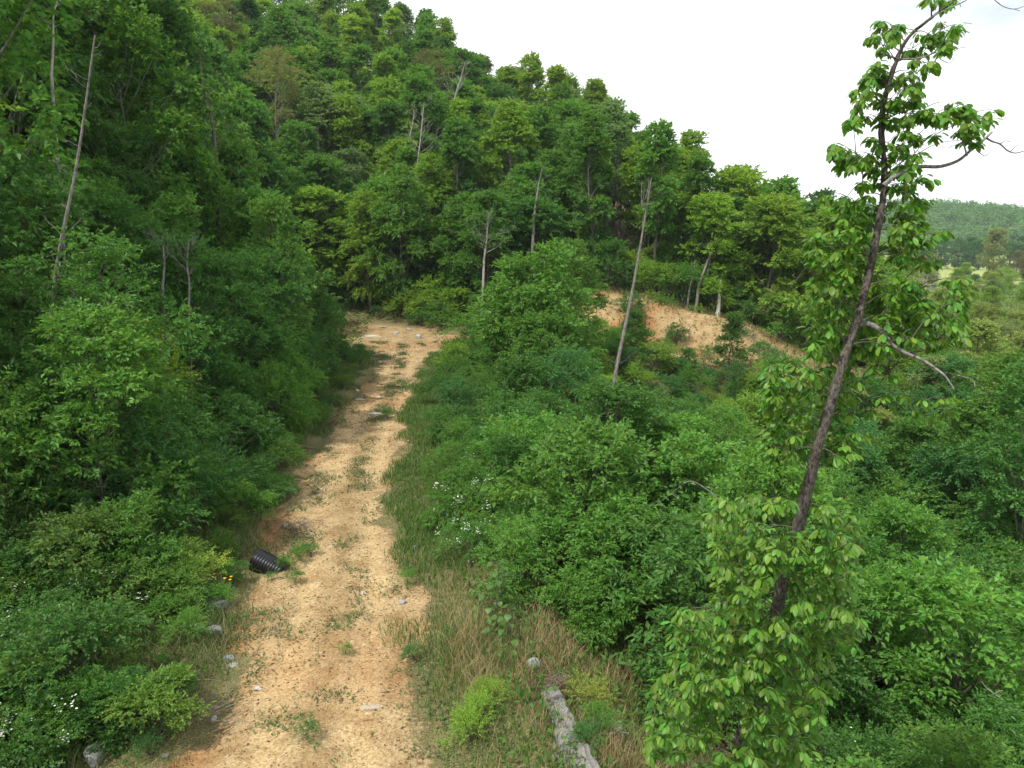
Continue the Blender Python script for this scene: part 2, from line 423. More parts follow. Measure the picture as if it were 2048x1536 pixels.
def build_tree(name, seed, H, Rad, base, profile, clumps, per, K, LL, LW, ln, droop=.35, trunk_r=.16, bark=None, flat_c=.5, lean=0.0, rag=1.0, bare=0):
    """returns (trunk mesh, crown mesh); the tree stands on z = 0"""
    rng = np.random.default_rng(seed)
    # trunk
    top = np.array([rng.normal(0, .02 * H) + lean * H, rng.normal(0, .02 * H), H * .93])
    tp = spline([(0, 0, -.6), (rng.normal(0, .01 * H), rng.normal(0, .01 * H), H * .25), (top[0] * .5 + rng.normal(0, .015 * H), top[1] * .5 + rng.normal(0, .015 * H), H * .6), top], 12)
    tr = trunk_r * np.linspace(1.15, .12, 12) ** .85
    wood = MB(); wood.add(*tube(tp, tr, 7))
    # clump centres inside an uneven envelope
    t = rng.uniform(0, 1, clumps) ** .9; ph = rng.uniform(0, 2 * math.pi, clumps)
    lob = 1 + .22 * np.sin(2 * ph + rng.uniform(0, 6)) + .16 * np.sin(3 * ph + 5 * t + rng.uniform(0, 6))
    rr = Rad * crown_profile(profile, t) * lob * (.30 + .62 * np.sqrt(rng.uniform(0, 1, clumps)))
    z = H * base + t * H * (1 - base) * .95
    axx = np.interp(z, tp[:, 2], tp[:, 0]); axy = np.interp(z, tp[:, 2], tp[:, 1])
    Cc = np.stack([axx + rr * np.cos(ph), axy + rr * np.sin(ph), z], -1)
    cr = Rad * rng.uniform(.17, .33, clumps) * rag ** .3
    for q in range(clumps):
        zb = max(H * base * .6, z[q] - rr[q] * .75 - .1 * H * rng.uniform())
        b0 = np.array([np.interp(zb, tp[:, 2], tp[:, 0]), np.interp(zb, tp[:, 2], tp[:, 1]), zb])
        r0 = np.interp(zb, tp[:, 2], tr) * .42
        mid = (b0 + Cc[q]) / 2 + np.array([0, 0, -.04 * H * rng.uniform(-.6, 1)])
        wood.add(*tube(spline([b0, mid, Cc[q]], 5), np.linspace(max(r0, .02), .012, 5), 4))
    # leafy twigs on the clumps
    n = clumps * per; idx = np.repeat(np.arange(clumps), per)
    d = norm(rng.normal(0, 1, (n, 3)) + np.array([0, 0, .35]))
    rad = cr[idx] * rng.uniform(.25, 1.0, n) ** .6
    O = Cc[idx] + d * rad[:, None] * np.array([1, 1, flat_c])
    od = norm(d * np.array([1, 1, .55]) + .45 * norm(Cc[idx] - np.array([0, 0, H * (base + .2)])) + rng.normal(0, .3, (n, 3)))
    V, F = sprays(rng, O, od, ln * rng.uniform(.6, 1.3, n) * rag, K, LL, LW, droop)
    return wood.mesh(name + '_trunk', bark or BARK), mesh_np(name + '_crown', V, F, [LEAF])

def build_shrub(name, seed, H, Rad, clumps, per, K, LL, LW, ln, droop=.4, stems=6, flowers=0, flower_mat=None, fsize=.03, profile='bush', up=.35):
    rng = np.random.default_rng(seed)
    wood = MB()
    t = rng.uniform(0, 1, clumps) ** .8; ph = rng.uniform(0, 2 * math.pi, clumps)
    rr = Rad * crown_profile(profile, t) * (1 + .25 * np.sin(3 * ph + seed)) * (.2 + .75 * np.sqrt(rng.uniform(0, 1, clumps)))
    z = H * (.12 + .8 * t)
    Cc = np.stack([rr * np.cos(ph), rr * np.sin(ph), z], -1)
    for q in range(clumps):
        b0 = np.array([rng.normal(0, .08 * Rad), rng.normal(0, .08 * Rad), -.15])
        mid = b0 * .5 + Cc[q] * .5 + np.array([-.2 * rr[q] * math.cos(ph[q]), -.2 * rr[q] * math.sin(ph[q]), .05 * H])
        wood.add(*tube(spline([b0, mid, Cc[q]], 5), np.linspace(.009 * H + .006, .004, 5), 4))
    n = clumps * per; idx = np.repeat(np.arange(clumps), per)
    cr = Rad * rng.uniform(.22, .38, clumps)
    d = norm(rng.normal(0, 1, (n, 3)) + np.array([0, 0, up]))
    O = Cc[idx] + d * (cr[idx] * rng.uniform(.15, 1, n) ** .6)[:, None] * np.array([1, 1, .6])
    O[:, 2] = np.maximum(O[:, 2], .06)
    od = norm(d * np.array([1, 1, .6]) + .5 * norm(Cc[idx]) + rng.normal(0, .3, (n, 3)))
    V, F = sprays(rng, O, od, ln * rng.uniform(.6, 1.35, n), K, LL, LW, droop)
    fm = None
    if flowers:
        k = max(3, flowers // 7); cc = rng.integers(0, n, k); pi = cc[rng.integers(0, k, flowers)]
        P = O[pi] + od[pi] * ln * .8 + rng.normal(0, .10, (flowers, 3)) + np.array([0, 0, .05])
        B = MB()
        for a in range(5):
            th = a * 2 * math.pi / 5 + rng.uniform(0, .6, flowers)
            D = np.stack([np.cos(th), np.sin(th), np.full(flowers, .3)], -1)
            B.add(*leaves(P, D, np.tile([0, 0, 1.0], (flowers, 1)) + rng.normal(0, .3, (flowers, 3)), fsize, fsize * .9, .1))
        fm = B.mesh(name + '_blossom', flower_mat or PETAL)
    return wood.mesh(name + '_stems', TWIG if bool(flowers) else BARK), mesh_np(name + '_foliage', V, F, [LEAF]), fm

PROTO = {}
def T(key, *a, **k): PROTO[key] = build_tree(key, *a, **k)
def SH(key, *a, **k): PROTO[key] = build_shrub(key, *a, **k)
# hillside trees (75-160 m away)
T('oak0', 11, 14, 4.2, .12, 'round', 58, 34, 9, .34, .22, .7)
T('oak1', 12, 15, 3.9, .16, 'round', 56, 34, 9, .32, .21, .7)
T('oak2', 13, 12, 4.5, .12, 'round', 60, 34, 9, .34, .22, .75)
T('poplar0', 14, 18, 3.0, .36, 'tall', 50, 32, 9, .32, .22, .65, bark=BARK_GREY)
T('poplar1', 15, 17, 2.7, .32, 'tall', 48, 32, 9, .31, .21, .65, bark=BARK_GREY)
T('hickory0', 16, 14, 3.5, .14, 'round', 52, 32, 10, .34, .15, .8, droop=.6)
T('hickory1', 17, 15, 3.0, .18, 'tall', 50, 32, 10, .34, .15, .8, droop=.6)
T('pine0', 18, 19, 3.0, .55, 'round', 34, 22, 12, .34, .06, .5, droop=.1, bark=BARK_GREY)
T('pine1', 19, 18, 2.6, .6, 'round', 26, 22, 12, .34, .06, .5, droop=.1, bark=BARK_GREY)
# nearer trees (20-75 m)
T('maple0', 21, 11, 3.2, .12, 'tall', 58, 28, 9, .22, .145, .6, trunk_r=.11)
T('maple1', 22, 9, 3.0, .10, 'round', 54, 30, 9, .22, .145, .6, trunk_r=.09)
T('maple2', 23, 12, 2.8, .18, 'tall', 54, 28, 9, .215, .14, .6, trunk_r=.11, bark=BARK_GREY)
T('elm0', 24, 10, 3.2, .12, 'vase', 54, 28, 10, .20, .095, .65, droop=.5, trunk_r=.1)
T('elm1', 25, 8, 2.8, .08, 'round', 50, 28, 10, .19, .09, .62, droop=.5, trunk_r=.08)
T('cone0', 26, 8, 2.2, .06, 'cone', 48, 28, 9, .20, .13, .55, trunk_r=.08)
T('ash0', 28, 11, 3.2, .12, 'tall', 56, 26, 8, .30, .19, .7, trunk_r=.1)
T('ash1', 29, 9, 3.1, .10, 'round', 52, 26, 8, .30, .19, .7, trunk_r=.09, bark=BARK_GREY)
T('ash2', 30, 10, 2.8, .16, 'vase', 50, 26, 9, .32, .15, .75, droop=.5, trunk_r=.1, bark=BARK_GREY)
T('cedar0', 27, 7, 1.5, .04, 'cone', 60, 34, 9, .12, .035, .3, droop=.1, trunk_r=.08)
# shrubs
SH('shrub0', 31, 3.2, 1.9, 22, 28, 10, .15, .09, .48)
SH('shrub1', 32, 2.6, 1.8, 20, 28, 11, .15, .062, .52, droop=.55)
SH('shrub2', 33, 3.6, 1.7, 24, 26, 11, .165, .075, .54, droop=.5)
SH('shrub3', 34, 2.2, 1.6, 18, 30, 9, .125, .088, .4)
SH('shrub4', 35, 4.2, 1.9, 26, 26, 10, .175, .105, .54)
SH('sumac0', 36, 3.0, 1.7, 12, 22, 17, .155, .048, .75, droop=.45, up=.7)
SH('bramble0', 37, 1.3, 1.5, 20, 34, 9, .085, .055, .34, flowers=34, fsize=.028)
SH('bramble1', 38, 1.1, 1.3, 18, 34, 9, .08, .05, .34, flowers=8, fsize=.026)
SH('flower0', 39, 1.9, 1.6, 22, 32, 9, .085, .05, .38, flowers=150, fsize=.035)
SH('broom0', 40, 1.0, .8, 10, 26, 11, .07, .028, .32, up=.8)

def tint(rng, base, hv=.07, vv=.16):
    c = np.array(base) * (1 + rng.uniform(-vv, vv))
    c = c * (1 + rng.uniform(-hv, hv, 3) * np.array([1, .25, .6]))
    return tuple(np.clip(c, .004, 1)) + (1,)

PLANTS = []
KEEP = {5, 7, 8, 9, 11, 12, 15, 16, 17, 19, 21, 22, 23, 25, 27, 31, 33, 35, 36, 37, 39, 41, 42, 43, 44, 48, 52, 53, 54, 56, 59, 61, 62, 69, 70, 73, 74, 80, 83, 85, 86, 88, 89, 90, 92, 93, 94, 97, 98, 99, 101, 104, 107, 110, 111, 113, 114, 116, 122, 123, 126, 130, 131, 134, 135, 136, 138, 139, 140, 143, 144, 145, 146, 147, 152, 157, 158, 160, 161, 162, 167, 170, 174, 175, 177, 178, 179, 181, 185, 187, 188, 189, 191, 192, 193, 195, 197, 200, 205, 206, 208, 209, 214, 216, 221, 222, 225, 228, 232, 233, 234, 236, 238, 240, 243, 244, 247, 248, 249, 250, 251, 252, 253, 254, 256, 257, 260, 264, 272, 273, 274, 276, 280, 284, 285, 286, 287, 292, 293, 296, 297, 298, 303, 304, 306, 307, 310, 311, 314, 315, 318, 321, 322, 323, 327, 331, 333, 340, 341, 344, 345, 346, 349, 350, 351, 354, 355, 356, 357, 362, 363, 371, 372, 376, 377, 379, 380, 383, 384, 387, 388, 389, 390, 395, 398, 401, 403, 404, 406, 410, 414, 426, 430, 432, 434, 435, 438, 441, 443, 444, 445, 446, 447, 449, 450, 451, 452, 453, 455, 456, 457, 458, 459, 460, 464, 468, 475, 477, 478, 481, 482, 483, 484, 485, 486, 488, 489, 492, 493, 495, 498, 502, 503, 504, 506, 507, 509, 510, 511, 513, 519, 520, 521, 522, 523, 526, 527, 528, 529, 530, 532, 533, 534, 535, 536, 539, 540, 541, 542, 543, 545, 546, 547, 549, 550, 551, 552, 555, 557, 558, 559, 560, 562, 563, 565, 566, 567, 568, 569, 571, 572, 573, 575, 576, 577, 578, 579, 580, 582, 583, 584, 585, 586, 587, 588, 589, 590, 591, 593, 595, 596, 598, 601, 603, 604, 605, 606, 607, 608, 609, 610, 611, 613, 614, 615, 616, 617, 618, 619, 620, 621, 622, 623, 624, 625, 626, 627, 628, 629, 630, 631, 632, 633, 634, 635, 636, 637, 638, 639, 640, 641, 642, 643, 644, 645, 646, 647, 648, 649, 650, 651, 653, 655, 656, 658, 662, 663, 664, 665, 669, 670, 671, 672, 674, 675, 677, 678, 679, 680, 681, 683, 684, 686, 687, 688, 689, 690, 693, 694, 695, 699, 700, 702, 704, 706, 707, 709, 710, 712, 713, 714, 715, 716, 720, 722, 723, 724, 725, 726, 727, 728, 730, 731, 732, 733, 734, 736, 738, 739, 742, 743, 744, 749, 751, 755, 757, 758, 760, 761, 764, 768, 770, 771, 772, 776, 779, 781, 782, 783, 784, 785, 786, 797, 799, 800, 801, 802, 805, 807, 808, 809, 810, 812, 815, 816, 817, 819, 821, 822, 823, 825, 826, 827, 831, 833, 834, 835, 837, 838, 839, 841, 842, 843, 845, 847, 848, 849, 852, 853, 855, 856, 858, 860, 861, 863, 864, 865, 867, 869, 870, 872, 873, 875, 878, 880, 881, 882, 883, 885, 886, 887, 888, 890, 891, 892, 893, 894, 897, 898, 899, 901, 902, 903, 905, 906, 907, 908, 910, 911, 912, 916, 917, 918, 919, 920, 924, 925, 926, 927, 929, 930, 931, 934, 935, 936, 937, 938, 940, 941, 942, 943, 945, 946, 947, 948, 949, 950, 951, 958, 959, 962, 965, 966, 971, 972, 975, 977, 980, 982, 987, 988, 999, 1003, 1004, 1010, 1012, 1013, 1019, 1025, 1028, 1031, 1032, 1033, 1043, 1044, 1045, 1046, 1047, 1054, 1055, 1058, 1062, 1064, 1068, 1069, 1071, 1072, 1077, 1082, 1083, 1086, 1089, 1091, 1092, 1093, 1095, 1113, 1118, 1121, 1122, 1124, 1127, 1132, 1138, 1139, 1140, 1146, 1147, 1148, 1149, 1150, 1158, 1169, 1171, 1172, 1173, 1175, 1178, 1180, 1183, 1184, 1190, 1191, 1192, 1198, 1199, 1200, 1203, 1206, 1207, 1212, 1223, 1225, 1226, 1231, 1232, 1233, 1235, 1236, 1237, 1239, 1240, 1241, 1242, 1243, 1244, 1245, 1248, 1249, 1250, 1252, 1253, 1254, 1255, 1257, 1258, 1259, 1260, 1261, 1262, 1263, 1264, 1265, 1266, 1267, 1268, 1269, 1270, 1271, 1273, 1274, 1275, 1276, 1277, 1279, 1281, 1282, 1284, 1285, 1286, 1288, 1289, 1290, 1291, 1294, 1297, 1299, 1300, 1301, 1302, 1303, 1304, 1305, 1307, 1308, 1309, 1310, 1311, 1312, 1313, 1314, 1315, 1316, 1317, 1318, 1319, 1320, 1321, 1322, 1323, 1324, 1326, 1327, 1328, 1329, 1330, 1331, 1332, 1333, 1334, 1335, 1336, 1337, 1338, 1339, 1340, 1341, 1342, 1343, 1344, 1345, 1346, 1347, 1348, 1349, 1350, 1352, 1353, 1354, 1355, 1356, 1357, 1358, 1360, 1361, 1362, 1363}
_count = [-1]; IDX = {}
def plant(key, name, loc, rz, s, col, label, cat, group=None, sz=1.0, tilt=(0, 0)):
    _count[0] += 1
    if KEEP is not None and _count[0] not in KEEP: return None
    pr = PROTO[key]
    o = empty(name, loc, label, cat, group, rz, (s, s, s * sz))
    o.rotation_euler = (tilt[0], tilt[1], rz)
    q_ = (_count[0] * 37 % 100) / 100; o.scale = (s * (.94 + .26 * q_), s * (1.16 - .24 * q_), s * sz)
    isT = len(pr) == 2
    a = link('trunk' if isT else 'stems', pr[0], o)
    b = link('crown' if isT else 'foliage', pr[1], o, kind='stuff'); b.color = col
    if not isT and pr[2]: link('blossom', pr[2], o, kind='stuff')
    PLANTS.append(o); IDX[o.name] = _count[0]
    return o

def scatter(rng, n, box, ok, mind, tries=40, seedpts=()):
    """points at least mind apart inside box where ok(x, y)"""
    pts = [tuple(p) for p in seedpts]; res = []
    for _ in range(n * tries):
        if len(res) >= n: break
        x = rng.uniform(box[0], box[1]); y = rng.uniform(box[2], box[3])
        if not ok(x, y): continue
        md = mind(x, y) if callable(mind) else mind
        if all((x - q[0]) ** 2 + (y - q[1]) ** 2 > md * md for q in pts):
            pts.append((x, y)); res.append((x, y))
    return res

def in_view(x, y, zt, pad=120):
    if y < 4: return False
    u, v, _ = project((x, y, float(height(x, y)) + zt)); u2, v2, _ = project((x, y, float(height(x, y))))
    return -pad < u < 2048 + pad and v < 1536 + pad and v2 > -60

rng = np.random.default_rng(7)
G_DEEP = (.066, .180, .036); G_MID = (.096, .235, .040); G_YEL = (.170, .310, .042); G_GREY = (.135, .230, .088); G_OLIVE = (.150, .185, .070); G_BLUE = (.064, .185, .050)

def off(x, y): return x - float(path_x(y))
# ---- hillside behind
def ok_hill(x, y):
    a = x / y
    s = y - float(toe_y(x))
    if off(x, y) < -7 and y < 74: return False
    if s < 4.5 + (4 if 4 < x < 28 else 0): return False
    if a > .475 or a < -.80: return False
    if s > 88: return False
    return in_view(x, y, 12, 200)
hill_pts = scatter(rng, 800, (-130, 75, 66, 168), ok_hill, lambda x, y: 3.6 + .016 * (y - 70))
kinds_h = ['oak0', 'oak1', 'oak2', 'poplar0', 'poplar1', 'hickory0', 'hickory1', 'pine0', 'pine1']
for x, y in hill_pts:
    k = rng.choice(kinds_h, p=[.17, .16, .15, .14, .11, .11, .10, .04, .02])
    if k.startswith('pine') and (x / y > -.08 or y > 128): k = 'poplar0'
    base = [G_DEEP, G_MID, G_YEL, G_GREY][rng.choice(4, p=[.16, .40, .32, .12])]
    if k.startswith('pine'): base = G_OLIVE
    s = rng.uniform(.78, 1.02) * float(np.interp(x / y, [.10, .17, .27, .31], [1, .90, .92, 1.12]))
    nm = {'p': 'pine_tree' if k.startswith('pine') else 'slender_tree', 'o': 'spreading_tree', 'h': 'feathery_tree'}[k[0]]
    plant(k, nm, (x, y, hz(x, y)), rng.uniform(0, 6.28), s, tint(rng, base), 'tree on the wooded hillside', 'tree', 'hillside trees', sz=rng.uniform(.9, 1.1), tilt=(rng.normal(0, .03), rng.normal(0, .03)))

# ---- wood on the left of the track
def ok_left(x, y):
    u = off(x, y)
    lim = -5.6 if y < 48 else (-8.5 if y < 57 else (-11.5 if y < 64 else -14.5))
    if u > lim or y > 76: return False
    return in_view(x, y, 8, 260)
left_pts = scatter(rng, 150, (-85, -6, 17, 76), ok_left, lambda x, y: 2.6 + .035 * max(0, -off(x, y) - 8))
for x, y in left_pts:
    u = -off(x, y)
    big = u > 13 and rng.uniform() < .55
    if big:
        k = rng.choice(['maple0', 'maple2', 'elm0'] if y < 42 else ['ash0', 'ash2', 'poplar1']); s = rng.uniform(1.1, 1.6) * (.62 if k == 'poplar1' else 1)
    else:
        k = rng.choice(['maple1', 'elm1', 'elm0', 'cone0', 'maple0'] if y < 42 else ['ash0', 'ash1', 'ash2', 'cone0']); s = rng.uniform(.55, .9) * (.8 + min(u, 16) / 40)
    base = [G_DEEP, G_MID, G_BLUE, G_YEL][rng.choice(4, p=[.60, .27, .09, .04])]
    plant(k, 'broadleaf_tree', (x, y, hz(x, y)), rng.uniform(0, 6.28), s, tint(rng, base), 'tree in the wood left of the track', 'tree', 'trees left of the track', sz=rng.uniform(1.1, 1.4), tilt=(rng.normal(0, .03), rng.normal(0, .03)))

# ---- shrubs along the left edge
def ok_lsh(x, y):
    u = off(x, y)
    lo = np.interp(y, [8, 14, 20, 30, 45, 52, 56, 60, 64, 70], [-3.6, -3.9, -4.3, -3.9, -3.8, -4.6, -6.0, -7.6, -9.5, -12])
    return u < lo and u > lo - 5.5 and in_view(x, y, 2, 60)
lsh = scatter(rng, 95, (-26, -4, 16, 72), ok_lsh, lambda x, y: 1.55 + .01 * y)
for x, y in lsh:
    near_edge = off(x, y) > -5.2
    k = rng.choice(['shrub0', 'shrub1', 'shrub2', 'shrub3', 'sumac0'])
    base = [G_DEEP, G_MID, G_BLUE][rng.choice(3, p=[.62, .26, .12])]
    plant(k, 'shrub', (x, y, hz(x, y)), rng.uniform(0, 6.28), rng.uniform(.55, .8) if near_edge else rng.uniform(.8, 1.15), tint(rng, base), 'shrub at the left edge of the track', 'shrub', 'shrubs left of the track', sz=rng.uniform(1.0, 1.5))

def ok_edge(x, y):
    u = off(x, y)
    return -4.6 < u < -2.7 and not (17.5 < y < 20.5 and u > -3.6) and in_view(x, y, .5, 40)
for x, y in scatter(rng, 90, (-16, -4, 11, 58), ok_edge, lambda x, y: .55 + .012 * y):
    k = rng.choice(['shrub3', 'broom0', 'bramble1', 'shrub1'])
    plant(k, 'shrub' if k[0] == 's' else ('bramble' if k[0] == 'b' and k[1] == 'r' and k[2] == 'a' else 'weed_plant'), (x, y, hz(x, y)), rng.uniform(0, 6.28), rng.uniform(.22, .5), tint(rng, [G_DEEP, G_MID, (.11, .22, .04)][rng.integers(3)]), 'small plant', 'weed' if k == 'broom0' else 'shrub', 'small plants on the left shoulder')

# ---- brambles bottom left
_q = ground_at(193, 1500)
def ok_br(x, y):
    if (x - _q[0]) ** 2 + (y - _q[1] + .5) ** 2 < 1.5 ** 2: return False
    return off(x, y) < float(np.interp(y, [9, 11, 12.5, 14.5, 18.5], [-3.7, -3.7, -4.4, -5.0, -5.2])) and in_view(x, y, 1, 80)
for x, y in scatter(rng, 46, (-17, -5, 9.0, 18.5), ok_br, .95):
    k = rng.choice(['bramble0', 'bramble1', 'bramble1', 'shrub3'])
    s = rng.uniform(.7, 1.1) * (.8 if k == 'shrub3' else 1)
    plant(k, 'bramble', (x, y, hz(x, y)), rng.uniform(0, 6.28), s, tint(rng, [G_DEEP, G_DEEP, (.095, .185, .036)][rng.integers(3)]), 'bramble left of the track', 'shrub', 'brambles')

# ---- right-hand thicket
def ok_right(x, y):
    u = off(x, y)
    lo = np.interp(y, [6, 10, 14, 17, 24, 32, 45, 56, 60], [7.6, 7.4, 6.8, 3.8, 3.1, 3.1, 3.2, 3.8, 9])
    if u < lo: return False
    if y > toe_y(x) - 5: return False
    if 25 < y < 34.5 and abs(x - .124 * y) < 1.5: return False
    return in_view(x, y, 3, 90)
rsh = scatter(rng, 280, (-6, 46, 9, 62), ok_right, lambda x, y: 1.4 + .014 * y)
for x, y in rsh:
    k = rng.choice(['shrub0', 'shrub1', 'shrub2', 'shrub4', 'shrub3', 'sumac0', 'elm1', 'maple1'], p=[.19, .17, .17, .16, .1, .08, .07, .06])
    base = [G_DEEP, G_MID, G_YEL, G_BLUE][rng.choice(4, p=[.30, .46, .09, .15])]
    s = rng.uniform(.8, 1.25)
    u = off(x, y)
    if u < 6: s *= .55
    if y > 44 and x > 2: s *= .55
    if k in ('elm1', 'maple1'): s *= .6
    if y < 15: k = ['shrub3', 'shrub1', 'bramble1'][int(x * 10) % 3]; s = min(s, .9); base = [G_DEEP, G_MID][int(x * 7) % 2]
    plant(k, 'shrub', (x, y, hz(x, y)), rng.uniform(0, 6.28), s, tint(rng, base), 'shrub in the thicket', 'shrub', 'thicket right of the track')

def ok_low(x, y):
    return 5 < x < 34 and float(toe_y(x)) - 12 < y < float(toe_y(x)) - (4.4 if x < 31 else 1.4)
for x, y in scatter(rng, 60, (4, 36, 46, 62), ok_low, 1.7):
    k = rng.choice(['shrub0', 'shrub1', 'shrub3', 'sumac0'])
    plant(k, 'shrub', (x, y, hz(x, y)), rng.uniform(0, 6.28), rng.uniform(.5, .85), tint(rng, [G_MID, G_BLUE, G_YEL][rng.integers(3)]), 'low shrub below the bank', 'shrub', 'thicket right of the track')

# ---- clump beside the junction
for px, y, s, k in [(1055, 48, 1.1, 'maple1'), (1105, 46, 1.02, 'maple0'), (1000, 47, .6, 'elm1'), (1140, 54, .9, 'maple2'), (1085, 43, .75, 'maple1'), (960, 52, .55, 'cone0')]:
    x = (px - 1024) / FPX * y
    plant(k, 'broadleaf_tree', (x, y, hz(x, y)), rng.uniform(0, 6.28), s, tint(rng, G_MID), 'tree in the clump', 'tree', 'clump')

# ---- valley trees on the right
def ok_val(x, y):
    a = x / y
    return .40 < a < .85 and not (x < 32 and abs(y - float(toe_y(x))) < 5) and in_view(x, y, 6, 150)
for x, y in scatter(rng, 130, (16, 190, 36, 240), ok_val, lambda x, y: 3.0 + .018 * y):
    k = rng.choice(['elm0', 'maple1', 'elm1', 'oak2', 'hickory0'] if y > 70 else ['ash0', 'ash1', 'ash2', 'maple1'])
    s = rng.uniform(.6, .9) if k in ('oak2', 'hickory0') else rng.uniform(.8, 1.2)
    s *= .75 if y > 60 else .55
    base = [G_YEL, G_GREY, (.23, .31, .09), (.20, .27, .10)][rng.choice(4, p=[.3, .2, .3, .2])]
    plant(k, 'broadleaf_tree', (x, y, hz(x, y)), rng.uniform(0, 6.28), s, tint(rng, base), 'tree in the valley', 'tree', 'valley trees')

def ok_vs(x, y):
    return .36 < x / y < .86 and not (x < 32 and -4.5 < y - float(toe_y(x)) < 5) and in_view(x, y, 3, 60)
for x, y in scatter(rng, 150, (14, 100, 33, 120), ok_vs, lambda x, y: 1.5 + .02 * y):
    k = rng.choice(['shrub0', 'shrub1', 'shrub2', 'shrub4', 'ash1'])
    plant(k, 'shrub' if k[0] == 's' else 'broadleaf_tree', (x, y, hz(x, y)), rng.uniform(0, 6.28), rng.uniform(.9, 1.4) * (.5 if k == 'ash1' else 1), tint(rng, ([G_YEL, (.26, .33, .11), (.22, .30, .09), G_MID] if y > 62 else [G_MID, G_DEEP, G_MID, G_BLUE])[rng.integers(4)]), 'shrub in the valley', 'shrub' if k[0] == 's' else 'tree', 'valley shrubs' if k[0] == 's' else 'valley trees')

# ---- understorey along the foot of the hill and above the cut bank
def ok_toe(x, y):
    s = y - float(toe_y(x)); a = x / y
    if a > .46 or a < -.30: return False
    lo = np.interp(x, [-24, -16, -9, 0, 4, 9, 20, 27, 32], [4, 6.0, 2.5, 1.2, 1.0, 6.6, 6.0, 4.5, 2.5])
    return lo < s < lo + 9 and in_view(x, y, 2, 30)
for x, y in scatter(rng, 95, (-22, 36, 58, 88), ok_toe, 2.0):
    k = rng.choice(['shrub0', 'shrub1', 'shrub4', 'shrub2', 'elm1', 'cone0'], p=[.25, .2, .2, .1, .15, .1])
    s = rng.uniform(.8, 1.3) * (.5 if k in ('elm1', 'cone0') else 1)
    base = G_YEL if x > 6 and rng.uniform() < .65 else [G_MID, G_DEEP, G_YEL][rng.integers(3)]
    plant(k, 'shrub', (x, y, hz(x, y)), rng.uniform(0, 6.28), s, tint(rng, base), 'shrub at the foot of the hill', 'shrub', 'shrubs at the foot of the hill')

# ---- saplings on the cut bank and single trees the photo picks out
for px, py, k, s, c in [(1262, 640, 'shrub2', .75, G_BLUE), (1352, 690, 'shrub2', .55, G_BLUE), (1458, 742, 'cone0', .62, G_DEEP), (1530, 735, 'shrub1', .8, G_BLUE)]:
    p = ground_at(px, py)
    plant(k, 'sapling', p, rng.uniform(0, 6), s, tint(rng, c), 'sapling on the bank', 'sapling', 'saplings on the bank')
for px, y, k, s, c, szz in [(2030, 36, 'maple0', .98, G_MID, 1.0), (2110, 30, 'maple2', .95, G_DEEP, 1.0), (-200, 24, 'maple0', 1.3, G_YEL, 1.0), (1640, 66, 'cedar0', 1.15, (.17, .19, .075), 1.1), (1455, 73, 'poplar1', .62, G_MID, 1), (1560, 70, 'poplar1', .5, G_YEL, 1), (1850, 70, 'elm0', .8, G_YEL, 1)]:
    x = (px - 1024) / FPX * y
    plant(k, 'broadleaf_tree' if k != 'cedar0' else 'cedar_tree', (x, y, hz(x, y)), rng.uniform(0, 6), s, tint(rng, c), 'single tree', 'tree', 'single trees', sz=szz)

for px, py, k, s, c in [(945, 985, 'flower0', .6, G_MID), (925, 1050, 'flower0', .7, G_MID), (985, 1045, 'flower0', .6, G_BLUE), (945, 1115, 'flower0', .55, G_MID), (880, 640, 'flower0', 1.1, G_GREY), (1945, 1330, 'flower0', 1.0, G_MID), (2010, 1420, 'flower0', 1.1, G_MID), (1900, 1500, 'flower0', .9, G_YEL),
                        (110, 1240, 'flower0', .6, G_MID), (70, 1525, 'flower0', .55, G_MID), (20, 1525, 'flower0', .5, G_DEEP)]:
    p = ground_at(px, py)
    plant(k, 'flowering_shrub', p, rng.uniform(0, 6), s, tint(rng, c), 'shrub with white flowers', 'shrub', 'white flowering shrubs')
for px, py, k, s, c in [(405, 1190, 'broom0', 1.0, (.22, .36, .06)), (968, 1440, 'broom0', .55, (.20, .32, .05)), (985, 1420, 'broom0', .5, (.18, .30, .05)), (945, 1480, 'broom0', .6, G_YEL), (612, 1480, 'broom0', .35, G_BLUE), (600, 1120, 'broom0', .42, G_MID), (572, 1142, 'broom0', .36, G_MID), (622, 1110, 'broom0', .35, G_BLUE), (590, 1165, 'broom0', .28, G_MID), (1180, 1500, 'broom0', .5, G_BLUE), (1175, 1420, 'broom0', .6, (.24, .30, .06)), (690, 1310, 'broom0', .22, G_MID), (815, 1170, 'broom0', .35, G_MID), (830, 1320, 'broom0', .35, G_BLUE), (775, 838, 'broom0', .5, G_MID), (545, 1160, 'broom0', .22, G_BLUE), (1205, 1480, 'broom0', .55, G_MID), (300, 1510, 'broom0', .4, G_BLUE)]:
    p = ground_at(px, py)
    plant(k, 'weed_plant', p, rng.uniform(0, 6), s, tint(rng, c), 'leafy weed plant', 'weed', 'leafy weeds by the track')

